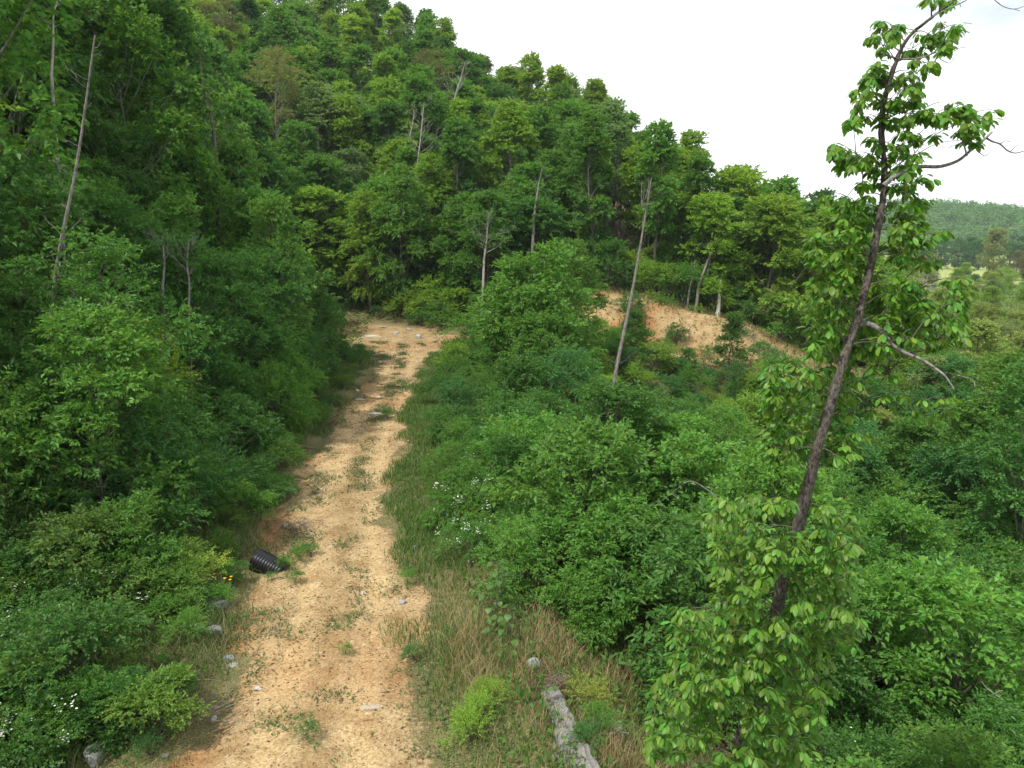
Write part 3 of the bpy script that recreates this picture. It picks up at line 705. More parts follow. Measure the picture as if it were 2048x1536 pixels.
# ---------------------------------------------------------------- far hill and field
def far_wood():
    r = np.random.default_rng(77); V = []; F = []; n = 0
    x = r.uniform(150, 1150, 9000); y = r.uniform(560, 960, 9000)
    u = 1024 + FPX * x / y
    hh = height(x, y)
    k = (u > 1560) & (u < 2250) & (hh > 3.0 + 3 * vnoise(x, y, 60, 3)) & (r.uniform(0, 1, 9000) < .42)
    x, y, hh = x[k], y[k], hh[k]
    m = 110
    rad = r.uniform(4.2, 7.5, len(x))
    d = norm(r.normal(0, 1, (len(x), m, 3)) + np.array([0, -.2, .35]))
    O = np.stack([x, y, hh + rad * 1.25], -1)[:, None] + d * rad[:, None, None] * np.array([1, 1, 1.15]) * r.uniform(.75, 1.05, (len(x), m, 1))
    dd = norm(np.cross(d, r.normal(0, 1, d.shape)))
    V, F = leaves(O.reshape(-1, 3), dd.reshape(-1, 3), (d + r.normal(0, .4, d.shape)).reshape(-1, 3), 1.9, 1.6, .1)
    o = link('forest', mesh_np('far_forest', V, F, [LEAF]), kind='stuff'); o.color = (.085, .20, .055, 1)
    tag(o, 'distant wooded hill fading blue beyond the pale field', 'forest')
far_wood()
for px, y, k, s, c in [(1975, 290, 'oak1', 1.35, (.20, .24, .09)), (1790, 250, 'oak0', .95, (.20, .21, .075)), (1745, 235, 'oak2', .8, (.18, .19, .07)), (1850, 265, 'oak2', .8, (.20, .20, .08)), (2020, 270, 'hickory0', .8, (.16, .17, .09)), (2050, 250, 'oak0', .9, (.15, .16, .07)),
                       (1905, 420, 'oak0', 1.3, G_BLUE), (1925, 430, 'oak1', 1.3, G_BLUE), (1945, 415, 'oak2', 1.4, G_BLUE), (2030, 400, 'oak0', 1.4, G_BLUE), (2060, 405, 'oak1', 1.4, G_BLUE), (2005, 410, 'oak2', 1.3, G_BLUE), (1870, 440, 'oak0', 1.3, G_BLUE), (1835, 440, 'oak1', 1.2, G_BLUE), (1800, 430, 'oak2', 1.2, G_BLUE), (2095, 400, 'oak2', 1.4, G_BLUE)]:
    x = (px - 1024) / FPX * y
    plant(k, 'broadleaf_tree', (x, y, hz(x, y)), rng.uniform(0, 6), s, tint(rng, c), 'tree by the far field', 'tree', 'far trees')

# ---------------------------------------------------------------- bare and dead trees
def bare_tree(name, base, top, r0, label, bark, seed, branches=16, blen=.28, start=.35, twig=3, upward=.7, r1=.02):
    g = np.random.default_rng(seed)
    base = np.array(base, float); top = np.array(top, float); ax = top - base; H = np.linalg.norm(ax)
    root = empty(name, base, label, 'tree')
    W = MB()
    pts = spline([np.array([0, 0, -.4]), ax * .33 + g.normal(0, .012 * H, 3), ax * .66 + g.normal(0, .012 * H, 3), ax], 14)
    W.add(*tube(pts, np.linspace(r0, r1, 14), 8))
    gz = hz(base[0], base[1]) - base[2]
    if gz < -.5: W.add(*tube(spline([(.06 * gz, 0, gz - .3), (.02 * gz, 0, gz * .5), (0, 0, -.38)], 6), np.linspace(r0 * 1.2, r0, 6), 8))
    link('trunk', W.mesh(name + '_trunk', bark, True), root)
    Bm = MB()
    def br(p, d, ln, r, lev):
        d = norm(d); e = p + d * ln + np.array([0, 0, .12 * ln])
        P = spline([p, p + d * ln * .5 + g.normal(0, .05 * ln, 3), e], 5)
        Bm.add(*tube(P, np.linspace(r, max(r * .25, .004), 5), 4))
        if lev > 0:
            for _ in range(twig):
                q = P[g.integers(1, 5)]
                br(q, d + g.normal(0, .45, 3) + np.array([0, 0, .15]), ln * g.uniform(.3, .6), r * .5, lev - 1)
    for q in range(branches):
        f = start + (1 - start) * (q + g.uniform(0, 1)) / branches
        i = min(int(f * 13), 12); p = pts[i] + (pts[i + 1] - pts[i]) * (f * 13 - i)
        th = g.uniform(0, 2 * math.pi)
        d = np.array([math.cos(th), math.sin(th), upward + g.normal(0, .25)])
        br(p, d, blen * H * g.uniform(.5, 1.1) * (1.15 - .75 * f), max(r0 * (1 - f) * .32, .010), 2)
    if branches: link('branches', Bm.mesh(name + '_branches', bark), root, kind='stuff')
    PLANTS_FIXED.append(root)
    return root
PLANTS_FIXED = []
gb = lambda px, py: ground_at(px, py)
p0 = at_y(1200, 880, 33.0); p0[2] = hz(p0[0], p0[1])
bare_tree('dead_tree', p0, at_y(1303, 355, 34.0), .125, 'tall grey dead snag without leaves leaning right out of the thicket', BARK_GREY, 5, 16, .05, .72, 3, .9, .03)
def snag_twigs():
    sn = PLANTS_FIXED[-1]; b0 = np.array(sn.location); g = np.random.default_rng(55)
    for pts, r0 in [([(1284, 412), (1288, 385), (1291, 352)], .035), ([(1283, 415), (1283, 385), (1284, 360)], .03), ([(1286, 410), (1281, 392), (1279, 372)], .022), ([(1290, 398), (1296, 380), (1298, 362)], .025), ([(1284, 418), (1286, 400), (1288, 368)], .02),
                    ([(1291, 410), (1298, 409), (1302, 410)], .02), ([(1273, 456), (1267, 450), (1261, 447)], .03), ([(1255, 555), (1246, 550), (1237, 545)], .025), ([(1230, 722), (1243, 726), (1260, 712), (1275, 702)], .018), ([(1230, 726), (1215, 718), (1202, 715)], .015), ([(1216, 830), (1205, 805), (1190, 800), (1170, 805)], .018), ([(1296, 388), (1304, 382), (1312, 378)], .012)]:
        q = np.array([at_y(a, b, 33.6 + .25 * k * g.uniform(-1, 1)) for k, (a, b) in enumerate(pts)]) - b0
        W = MB(); W.add(*tube(spline(q, 8), np.linspace(r0, r0 * .3, 8) * .75, 5))
        link('branch', W.mesh('snag_branch', BARK_GREY, True), sn)
snag_twigs()
# a few broken side twigs lower on the snag come with their own seed
def bare_px(name, bx, by, tx, ty, y, r0, label, bark, seed, **k):
    return bare_tree(name, at_y(bx, by, y), at_y(tx, ty, y + .5), r0, label, bark, seed, **k)
bare_px('bare_tree', 832, 420, 848, 205, 84, .13, 'pale bare tree standing above the bend of the track', BARK_PALE, 8, branches=20, blen=.3, start=.42)
bare_px('bare_tree', 815, 300, 828, 225, 88, .08, 'short bare tree left of the pale bare trunk', BARK_PALE, 9, branches=12, blen=.35, start=.25)
bare_px('bare_tree', 905, 215, 930, 125, 104, .11, 'pale leafless treetop just below the skyline', BARK_PALE, 10, branches=20, blen=.45, start=.15)
bare_px('bare_tree', 968, 510, 978, 425, 69.8, .11, 'low tangle of bare pale stems at the foot of the hill', BARK_PALE, 13, branches=26, blen=.5, start=.1)
bare_px('bare_tree', 100, 125, 118, -10, 26.3, .05, 'white forked bare treetop near the upper left corner', BARK_PALE, 14, branches=8, blen=.45, start=.35, twig=2)
bare_px('bare_tree', 98, 800, 190, 70, 21, .075, 'long thin leaning trunk with few bare twigs in the left wood', BARK_GREY, 15, branches=16, blen=.10, start=.2, twig=2, upward=.5)
bare_px('bare_tree', 327, 640, 324, 470, 26.3, .075, 'straight pale grey trunk bare of leaves inside the left wood', BARK_GREY, 16, branches=6, blen=.5, start=.5)
bare_px('bare_tree', 376, 610, 378, 480, 26.2, .035, 'thin twisted bare stem beside the straight pale trunk', BARK_GREY, 17, branches=12, blen=.6, start=.3)
bare_px('bare_tree', 1068, 430, 1086, 330, 72.6, .15, 'leaning grey trunk showing between the hillside trees', BARK_GREY, 18, branches=5, blen=.3, start=.5)
bare_px('bare_tree', 1088, 520, 1094, 395, 74, .07, 'very thin pale bare stem behind the tree clump', BARK_PALE, 19, branches=7, blen=.2, start=.3)
bare_px('bare_tree', 1215, 430, 1240, 330, 84, .10, 'bare grey twiggy treetop left of the dead snag', BARK_GREY, 20, branches=26, blen=.4, start=.15)
bare_px('bare_tree', 1872, 650, 1890, 555, 92, .13, 'sunlit bleached bare tree in the valley behind the near tree', BARK_PALE, 21, branches=22, blen=.5, start=.15)
bare_px('bare_tree', 1848, 600, 1856, 548, 98, .12, 'small bleached bare tree beside the larger bleached one', BARK_PALE, 22, branches=18, blen=.55, start=.1)
bare_px('bare_tree', 1436, 620, 1442, 560, 67.3, .22, 'short pale trunk lit at the edge of the spur wood', BARK_PALE, 23, branches=0)
bare_px('bare_tree', 1560, 600, 1612, 535, 66.6, .15, 'fallen grey trunk leaning steeply in the spur wood', BARK_GREY, 24, branches=4, blen=.2)
bare_px('bare_tree', 1398, 560, 1440, 470, 67.8, .14, 'grey leaning trunk inside the dark spur wood', BARK_GREY, 25, branches=5, blen=.2)
bare_px('bare_tree', 1375, 610, 1390, 520, 68, .10, 'slim upright grey trunk at the left of the spur wood', BARK_GREY, 26, branches=3, blen=.15)
bare_px('bare_tree', 432, 320, 400, 110, 43.6, .13, 'dark bare limb rising through the left wood canopy', BARK, 27, branches=14, blen=.25, start=.2)

# ---------------------------------------------------------------- the big-leaved tree close on the right
def near_tree():
    g = np.random.default_rng(3)
    y0 = 7.0
    root = empty('leaning_tree', (2.35, y0, hz(2.35, y0)), 'tall slender near tree with large drooping leaves and dark rough trunk', 'tree')
    o0 = np.array(root.location)
    tp = [(1470, 1536, 17), (1500, 1430, 17), (1530, 1330, 16), (1558, 1200, 16), (1582, 1100, 15.5), (1608, 1010, 15), (1632, 905, 14), (1662, 805, 12.5), (1690, 710, 11.5), (1714, 640, 10.5), (1735, 560, 9.5), (1756, 455, 8.8), (1766, 395, 8.3), (1769, 330, 7.8), (1762, 260, 7.3), (1771, 190, 6.8), (1786, 140, 6), (1803, 98, 4.6), (1826, 65, 3.4), (1862, 36, 2.8), (1890, 15, 2.4), (1915, -4, 2), (1945, -40, 1.6)]
    P = []; rr = []
    for px, py, w in tp:
        q = at_y(px, py, y0 + .25 * math.sin(py / 170.)); P.append(q); rr.append(w / FPX * project(q)[2] * .74)
    P = np.array([np.array([P[0][0] - .25, y0, o0[2] - .5]), np.array([P[0][0] - .12, y0, (o0[2] + P[0][2]) / 2])] + P); rr = [.16, .14] + rr
    n = 90
    Ps = spline(P - o0, n); rs = np.interp(np.linspace(0, len(rr) - 1, n), np.arange(len(rr)), rr)
    rs = rs * (1 + .05 * g.normal(0, 1, n))
    V, F = tube(Ps, rs, 14)
    ang = np.tile(np.arange(14), n); V = V + g.normal(0, .0035, V.shape)
    tm = bark_material('rough_dark_bark', (.016, .012, .009), (.175, .155, .135), 42, .5)
    link('trunk', mesh_np('near_trunk', V, F, [tm], True), root)
    grey = bark_material('lichen_branch', (.07, .065, .06), (.33, .32, .30), 30, 1)
    def branch(pts, w0, w1, m, dy=0.0, nm='branch'):
        q = np.array([at_y(a, b, y0 + dy * k / max(1, len(pts) - 1)) for k, (a, b) in enumerate(pts)]) - o0
        W = MB(); m_ = max(8, len(pts) * 4)
        W.add(*tube(spline(q, m_), np.linspace(w0, w1, m_), 7))
        link(nm, W.mesh('near_branch', m, True), root)
    # bare limbs the photo shows
    branch([(1718, 650), (1738, 648), (1762, 662), (1785, 690), (1815, 708), (1845, 720), (1872, 738), (1890, 752), (1908, 778)], .030, .006, grey, -.5)
    branch([(1815, 708), (1836, 703), (1858, 694), (1868, 696)], .012, .004, grey, -.3)
    branch([(1868, 740), (1890, 745), (1920, 752), (1945, 760), (1950, 775)], .008, .003, grey, -.6)
    branch([(1766, 372), (1790, 352), (1815, 340), (1845, 333), (1880, 333), (1915, 322), (1940, 302), (1962, 285), (1984, 264)], .024, .010, grey, .3)
    branch([(1974, 277), (1985, 283), (2000, 288), (2015, 301), (2032, 306), (2060, 300), (2080, 310)], .010, .004, grey, .2)
    branch([(2000, 288), (2010, 282), (2020, 283)], .005, .003, grey); branch([(2020, 304), (2028, 296), (2036, 290)], .005, .003, grey)
    branch([(1934, 312), (1928, 290), (1922, 275), (1915, 262)], .009, .004, grey)
    branch([(1950, 296), (1970, 312), (1985, 295)], .005, .002, grey)
    branch([(1930, 282), (1905, 292), (1890, 296), (1876, 286)], .004, .002, grey)
    branch([(1860, 36), (1890, 20), (1930, 2), (1960, -20)], .007, .004, grey)
    branch([(1985, -4), (2005, 12), (2028, 18), (2050, 12)], .004, .003, grey); branch([(2028, 18), (2040, 22)], .003, .002, grey)
    branch([(1760, 105), (1800, 118), (1845, 115), (1875, 100), (1893, 80), (1905, 65)], .010, .004, grey)
    branch([(1870, 105), (1890, 112), (1920, 96), (1932, 96)], .004, .002, grey); branch([(1880, 118), (1900, 126), (1915, 108)], .004, .002, grey)
    # clusters of leaves
    up_px = [(1780, 70), (1800, 58), (1760, 62), (1835, 80), (1850, 95), (1785, 88), (1760, 100), (1748, 78), (1815, 108), (1830, 128), (1850, 135), (1915, 58), (1908, 72), (1888, 92), (1893, 105), (1880, 70), (1755, 150), (1738, 168), (1770, 158), (1752, 172), (1800, 168), (1832, 172), (1818, 160), (1712, 188), (1730, 200), (1742, 160), (1780, 208), (1800, 213), (1830, 203), (1725, 238), (1712, 248), (1768, 240), (1790, 258), (1815, 248), (1838, 240), (1800, 275), (1830, 285),
             (1868, 243), (1888, 238), (1908, 228), (1928, 248), (1950, 262), (1920, 270), (1966, 246), (1945, 275), (1900, 225), (1935, 235), (1858, 240), (1895, 15), (1880, 5), (1905, 5), (1860, 0),
             (1668, 312), (1690, 322), (1710, 335), (1728, 332), (1690, 343), (1680, 305), (1790, 298), (1812, 312), (1830, 338), (1842, 362), (1772, 328), (1745, 352), (1780, 380), (1805, 378), (1760, 300), (1820, 355), (1740, 318), (1795, 340), (1725, 375), (1815, 395)]
    mid_px = [(1655, 398), (1680, 412), (1700, 440), (1722, 458), (1745, 432), (1760, 420), (1782, 410), (1800, 430), (1822, 418), (1842, 420), (1662, 425), (1710, 415), (1735, 398), (1775, 440), (1830, 478), (1852, 490), (1872, 478), (1882, 470), (1805, 490), (1860, 528), (1848, 515), (1872, 535), (1640, 480), (1660, 505), (1672, 540), (1692, 560), (1642, 540), (1800, 540), (1782, 520), (1700, 500), (1680, 470), (1800, 465), (1765, 500), (1845, 540),
              (1625, 500), (1632, 560), (1650, 620), (1682, 600), (1660, 660), (1640, 700), (1690, 680), (1625, 640), (1660, 580), (1700, 630), (1670, 720), (1790, 620), (1822, 640), (1850, 650), (1882, 640), (1922, 622), (1762, 640), (1800, 690), (1842, 690), (1872, 700), (1902, 660), (1780, 590), (1830, 600), (1740, 600), (1815, 665), (1930, 640), (1760, 690), (1750, 560), (1810, 570),
              (1622, 760), (1642, 780), (1662, 742), (1580, 792), (1560, 820), (1602, 840), (1632, 830), (1570, 860), (1545, 812), (1610, 800), (1550, 880), (1590, 880), (1620, 870), (1650, 850), (1540, 845), (1600, 770), (1752, 740), (1772, 800), (1792, 820), (1832, 830), (1872, 840), (1902, 830), (1852, 810), (1720, 770), (1740, 830), (1700, 850), (1700, 790), (1730, 880), (1690, 900), (1660, 930), (1780, 760), (1890, 805), (1810, 800), (1720, 905)]
    low = []
    bands = [(1000, 1440, 1600), (1030, 1425, 1700), (1060, 1400, 1720), (1100, 1392, 1725), (1150, 1385, 1710), (1200, 1355, 1700), (1250, 1350, 1720), (1300, 1345, 1725), (1350, 1320, 1690), (1400, 1305, 1650), (1450, 1300, 1640), (1500, 1290, 1620), (1545, 1285, 1600)]
    by = [b[0] for b in bands]; bl = [b[1] for b in bands]; br_ = [b[2] for b in bands]
    for _ in range(4000):
        if len(low) >= 720: break
        py = g.uniform(1000, 1560); a, b = np.interp(py, by, bl), np.interp(py, by, br_)
        px = g.uniform(a, b)
        if abs(px - np.interp(py, [1010, 1100, 1200, 1330], [1608, 1582, 1558, 1530])) < 24 and (1150 < py < 1240 or py < 1030): continue
        if vnoise(px, py, 70, 4) < -.42: continue
        if all((px - q[0]) ** 2 + (py - q[1]) ** 2 > 11.5 ** 2 for q in low): low.append((px, py))
    for _ in range(6000):
        if len(mid_px) >= 400: break
        q = g.integers(4)
        px, py = [(g.uniform(1622, 1745), g.uniform(480, 720)), (g.uniform(1745, 1935), g.uniform(560, 720)), (g.uniform(1535, 1705), g.uniform(735, 925)), (g.uniform(1640, 1900), g.uniform(400, 560))][q]
        if q == 3 and abs(px - 1762) > 95 - (py - 400) * .2: continue
        if vnoise(px, py, 55, 14) < -.30: continue
        tpx = np.interp(py, [p[1] for p in tp][::-1], [p[0] for p in tp][::-1])
        if abs(px - tpx) < 14: continue
        if all((px - r_[0]) ** 2 + (py - r_[1]) ** 2 > 12.5 ** 2 for r_ in mid_px): mid_px.append((px, py))
    up_px += [(a + g.normal(0, 11), b + g.normal(0, 9)) for a, b in up_px if b > 40] + [(a + g.normal(0, 13), b + g.normal(0, 10)) for a, b in up_px if b > 130]
    Cl = [(p, .100) for p in up_px] + [(p, .104) for p in mid_px] + [(p, .108) for p in low]
    # leaf templates: obovate blade, curved down, folded along the midrib
    temps = []
    for q in range(5):
        t = np.array([0, .1, .3, .52, .72, .9, 1.0]); wd = np.array([.02, .08, .17, .225, .215, .125, .008]) * (1 + .12 * (q - 2) / 2)
        bend = .10 + .07 * q
        c = np.stack([t, np.zeros(7), -bend * t ** 2], -1)
        Vv = []
        for k in range(7):
            rip = .02 * math.sin(k * 2.3 + q)
            Vv += [c[k] + [0, wd[k], .22 * wd[k] + rip], c[k], c[k] + [0, -wd[k], .22 * wd[k] - rip]]
        Ff = []
        for k in range(6):
            a = k * 3
            Ff += [(a, a + 1, a + 4, a + 3), (a + 1, a + 2, a + 5, a + 4)]
        temps.append((np.array(Vv), np.array(Ff)))
    tm_mesh = [mesh_np('big_leaf', v, f, [BIGLEAF], True) for v, f in temps]
    Tw = MB(); allL = []
    info = []
    for (px, py), size in Cl:
        tpx = np.interp(py - 25, [p[1] for p in tp][::-1], [p[0] for p in tp][::-1])
        lowpart = size > .106
        dy = g.uniform(-.9, .7) if lowpart else g.uniform(-.38, .38)
        if abs(px - tpx) < 40 and not lowpart: dy = g.uniform(.08, .40)
        if abs(px - np.interp(py, [1010, 1100, 1200, 1330, 1536], [1608, 1582, 1558, 1530, 1470])) < 55 and lowpart: dy = -abs(dy) - .15
        info.append((at_y(px, py - 10, y0 + dy) - o0, size))
    # every cluster hangs on the nearest wood below it: the trunk or a cluster already joined
    order = sorted(range(len(info)), key=lambda q: np.min(np.linalg.norm(Ps - info[q][0], axis=1)))
    nodes = [(p_, 0.0) for p_ in Ps[::2]]
    for q in order:
        tip, size = info[q]
        NP = np.array([p_ for p_, _ in nodes]); wgt = np.array([w_ for _, w_ in nodes])
        dd = np.linalg.norm(NP - tip, axis=1) + .45 * wgt + .8 * np.maximum(NP[:, 2] - tip[2] + .05, 0)
        j = int(np.argmin(dd)); st0 = NP[j]; ln_ = np.linalg.norm(st0 - tip)
        md = (st0 + tip) / 2 + np.array([0, 0, .12 * ln_])
        Tw.add(*tube(spline([st0, md, tip], 6), np.linspace(.007 if wgt[j] == 0 else .0045, .0022, 6), 4))
        nodes.append((tip, wgt[j] + ln_))
        out = norm(tip - st0)
        k = g.integers(10, 17); th0 = g.uniform(0, 6.28)
        for a in range(k):
            th = th0 + a * 2.4
            d = norm(np.array([math.cos(th), math.sin(th), -.35 - 1.0 * g.uniform()]) + out * .45)
            nn = norm(np.array([0, 0, 1.0]) + .5 * np.array([math.cos(th), math.sin(th), 0]) + g.normal(0, .22, 3))
            sd = norm(np.cross(nn, d)); nn = np.cross(d, sd)
            st = tip - d * 0 + out * g.uniform(-.5, .35) * size + d * .02
            s = size * g.uniform(.6, 1.1)
            allL.append((st, d, sd, nn, s, g.integers(5)))
    link('twigs', Tw.mesh('near_twigs', BARK), root, kind='stuff')
    # the 300 that show largest, facing the lens, are separate; the rest are one part
    cp = np.array([0, 0, CAM_Z]) - o0
    sc = [L_[4] / np.linalg.norm(cp - L_[0]) * (.35 + abs(np.dot(L_[3], norm(cp - L_[0])))) for L_ in allL]
    uv = [project(L_[0] + o0) for L_ in allL]
    sc = [v if (0 < u[0] < 2048 and 0 < u[1] < 1500) else 0 for v, u in zip(sc, uv)]
    big = set(np.argsort(sc)[-300:].tolist())
    Vs = MB(); col = (.098, .235, .032)
    from mathutils import Matrix
    for q, (st, d, sd, nn, s, tix) in enumerate(allL):
        if q in big:
            o = link('leaf', tm_mesh[tix], root)
            Mx = Matrix(((d[0] * s, sd[0] * s, nn[0] * s, st[0]), (d[1] * s, sd[1] * s, nn[1] * s, st[1]), (d[2] * s, sd[2] * s, nn[2] * s, st[2]), (0, 0, 0, 1)))
            o.matrix_local = Mx
            cc = np.array(col) * g.uniform(.75, 1.3); o.color = (*cc, 1)
        else:
            v, f = temps[tix]
            Vs.add(st + (v @ np.stack([d, sd, nn])) * s, f)
    o = link('foliage', Vs.mesh('near_foliage', BIGLEAF, True), root, kind='stuff'); o.color = (*col, 1)
    PLANTS_FIXED.append(root)
near_tree()

def big_leaf_plant(px, py, h, n, seed, label):
    from mathutils import Matrix
    g = np.random.default_rng(seed); p = ground_at(px, py); root = empty('broad_leaved_plant', p, label, 'plant')
    v = []; f = []
    t = np.linspace(0, 1, 7); wd = np.array([.18, .42, .46, .40, .28, .13, .01])
    for k in range(7): v += [(t[k], wd[k], .08 * wd[k] - .25 * t[k] ** 2), (t[k], 0, -.06 - .25 * t[k] ** 2 + .06 * math.sin(k)), (t[k], -wd[k], .08 * wd[k] - .25 * t[k] ** 2)]
    for k in range(6): f += [(k * 3, k * 3 + 1, k * 3 + 4, k * 3 + 3), (k * 3 + 1, k * 3 + 2, k * 3 + 5, k * 3 + 4)]
    me = mesh_np('broad_leaf', np.array(v), np.array(f), [BIGLEAF], True)
    W = MB(); top = np.array([.15, -.1, h]); W.add(*tube(spline([(0, 0, -.1), top * .5 + [.05, 0, 0], top], 8), np.linspace(.016, .006, 8), 5))
    for q in range(n):
        fz = (q + 1) / n; b = top * fz ** .8; a = q * 2.4 + g.uniform(-.3, .3); L_ = (.20 + .22 * (1 - fz)) * g.uniform(.8, 1.2)
        e = b + np.array([math.cos(a), math.sin(a), .35]) * L_; W.add(*tube([b, (b + e) / 2 + [0, 0, .03], e], [.006, .005, .004], 4))
        d = norm(np.array([math.cos(a), math.sin(a), -.25 + g.normal(0, .2)])); nn = norm(np.array([0, 0, 1]) + g.normal(0, .25, 3)); sd = norm(np.cross(nn, d)); nn = np.cross(d, sd); s_ = g.uniform(.11, .20)
        o = link('leaf', me, root); o.color = (.060 * g.uniform(.8, 1.2), .165, .036, 1)
        o.matrix_local = Matrix(((d[0] * s_, sd[0] * s_, nn[0] * s_, e[0]), (d[1] * s_, sd[1] * s_, nn[1] * s_, e[1]), (d[2] * s_, sd[2] * s_, nn[2] * s_, e[2]), (0, 0, 0, 1)))
    link('stem', W.mesh('broad_stem', BARK), root)
big_leaf_plant(985, 1245, 1.5, 34, 1, 'tall weed with big round leaves at the thicket edge right of the track')
big_leaf_plant(1010, 1290, .8, 16, 2, 'low plant of dark drooping round leaves beside the dry grass')
def wildflower(px, py, n, label, seed, up=.5):
    g = np.random.default_rng(seed); p = ground_at(px, py); root = empty('wildflower', p, label, 'flower'); W = MB(); B = MB()
    for q in range(n):
        a = g.normal(0, .28, 2); tp_ = np.array([a[0] * 1.5, a[1] * 1.5, up * g.uniform(.7, 1.3)])
        W.add(*tube([(a[0], a[1], -.05), (a[0] * 1.2, a[1] * 1.2, tp_[2] * .5), tp_], [.005, .004, .003], 3))
        th = np.arange(7) * .9; D = np.stack([np.cos(th), np.sin(th), np.full(7, .25)], -1)
        B.add(*leaves(np.tile(tp_, (7, 1)), D, np.tile([0, 0, 1.0], (7, 1)), .045, .03, .1))
    link('stems', W.mesh('wildflower_stems', LEAF), root, kind='stuff').color = (*G_MID, 1); link('blossom', B.mesh('wildflower_blossom', YELLOW), root, kind='stuff')
wildflower(442, 1195, 9, 'orange yellow flowers under the bright sapling left of the track', 1)
wildflower(450, 1145, 5, 'few yellow flowers in weeds left of the black pipe', 2, .4)

# ---------------------------------------------------------------- stones, pipe, sticks
def stone_material():
    m, t, p = mat('limestone'); n = t.nodes.new; l = t.links.new
    tc = n('ShaderNodeTexCoord'); a = n('ShaderNodeTexNoise'); a.inputs['Scale'].default_value = 22; a.inputs['Detail'].default_value = 9; a.inputs['Roughness'].default_value = .75
    oi = n('ShaderNodeObjectInfo'); r = n('ShaderNodeValToRGB'); e = r.color_ramp.elements
    e[0].position = .30; e[0].color = (.15, .135, .115, 1); e[1].position = .70; e[1].color = (.37, .36, .34, 1); k_ = e.new(.48); k_.color = (.27, .26, .24, 1)
    mx = n('ShaderNodeMix'); mx.data_type = 'RGBA'; mx.blend_type = 'MULTIPLY'; mx.inputs['Factor'].default_value = 1
    l(tc.outputs['Object'], a.inputs['Vector']); l(a.outputs['Fac'], r.inputs['Fac']); l(r.outputs['Color'], mx.inputs['A']); l(oi.outputs['Color'], mx.inputs['B'])
    l(mx.outputs['Result'], p.inputs['Base Color']); b = n('ShaderNodeBump'); b.inputs['Strength'].default_value = .7; b.inputs['Distance'].default_value = .03
    l(a.outputs['Fac'], b.inputs['Height']); l(b.outputs['Normal'], p.inputs['Normal']); p.inputs['Roughness'].default_value = .9
    return m
STONE = stone_material()
def rock(px, py, size, label, seed, col=(1, 1, 1), rz=0.0, sink=.42, name='rock', tilt=(0, 0)):
    g = np.random.default_rng(seed)
    import bmesh
    bm = bmesh.new(); bmesh.ops.create_icosphere(bm, subdivisions=3, radius=1)
    pl = norm(g.normal(0, 1, (9, 3))); off_ = g.uniform(.55, .95, 9)
    for v in bm.verts:
        c = np.array(v.co); 
        for q in range(9):
            e = np.dot(c, pl[q]) - off_[q]
            if e > 0: c = c - pl[q] * e * .92
        c = c * (1 + .05 * vnoise(c[0] * 7 + seed, c[1] * 7 + c[2] * 5, 1.0, seed)) + .03 * vnoise(c[0] * 17, c[1] * 15 + c[2] * 13, 1.0, seed + 1)
        v.co = Vector((c[0] * size[0] / 2, c[1] * size[1] / 2, c[2] * size[2] / 2))
    me = bpy.data.meshes.new('rock'); bm.to_mesh(me); bm.free(); me.materials.append(STONE)
    p = ground_at(px, py); p[2] += size[2] * (.5 - sink)
    o = link(name, me, loc=p); o.rotation_euler = (tilt[0], tilt[1], rz); o.color = (*col, 1)
    return tag(o, label, 'rock', 'pale limestone rocks along the track')
rock(578, 975, (.34, .85, .45), 'long pale grey rock on the left edge above the black pipe', 1, (.95, .97, 1.02), .35)
rock(590, 985, (.2, .35, .2), 'cream stone pressed against the long pale grey rock', 2, (1.05, .95, .8), .3)
rock(570, 1050, (.32, .26, .2), 'small cream rock just above the black pipe', 3, (1.1, 1.0, .82))
rock(436, 1212, (.5, .34, .36), 'angular blue grey rock left of the track below the pipe', 4, (.85, .92, 1.0), .5)
rock(398, 1262, (.36, .3, .34), 'left half of the pair of rounded grey rocks in weeds', 6, (.88, .94, 1.0))
rock(426, 1262, (.42, .28, .3), 'right half of the pair of rounded grey rocks in weeds', 7, (.92, .96, 1.0))
rock(455, 1305, (.30, .22, .16), 'flat grey rock in the orange clay left of the track', 8, (.85, .9, .95))
rock(466, 1318, (.22, .16, .12), 'small grey stone below the flat rock in clay', 9, (.95, .97, .97))
rock(515, 1376, (.17, .13, .10), 'small bright white stone on the left wheel track', 10, (1.5, 1.5, 1.45))
rock(427, 1424, (.12, .2, .14), 'small upright grey stone beside the dead brush', 11, (.95, 1, 1.02))
rock(193, 1512, (.38, .75, .4), 'grey weathered rock at the bottom left under brambles', 12, (.9, .93, .96), .1)
rock(330, 1512, (.14, .12, .08), 'pebble sized stone near the bottom left clay', 13, (1, .95, .9))
rock(742, 1417, (.52, .16, .12), 'long flat cream stone lying across the track near the bottom', 14, (1.2, 1.05, .85), .15)
rock(805, 1206, (.26, .22, .16), 'grey stone at the right edge of the track', 15, (.98, 1, 1.02))
rock(1065, 1332, (.34, .3, .3), 'grey stone half hidden in grass above the rock slab', 16, (.82, .88, .95))
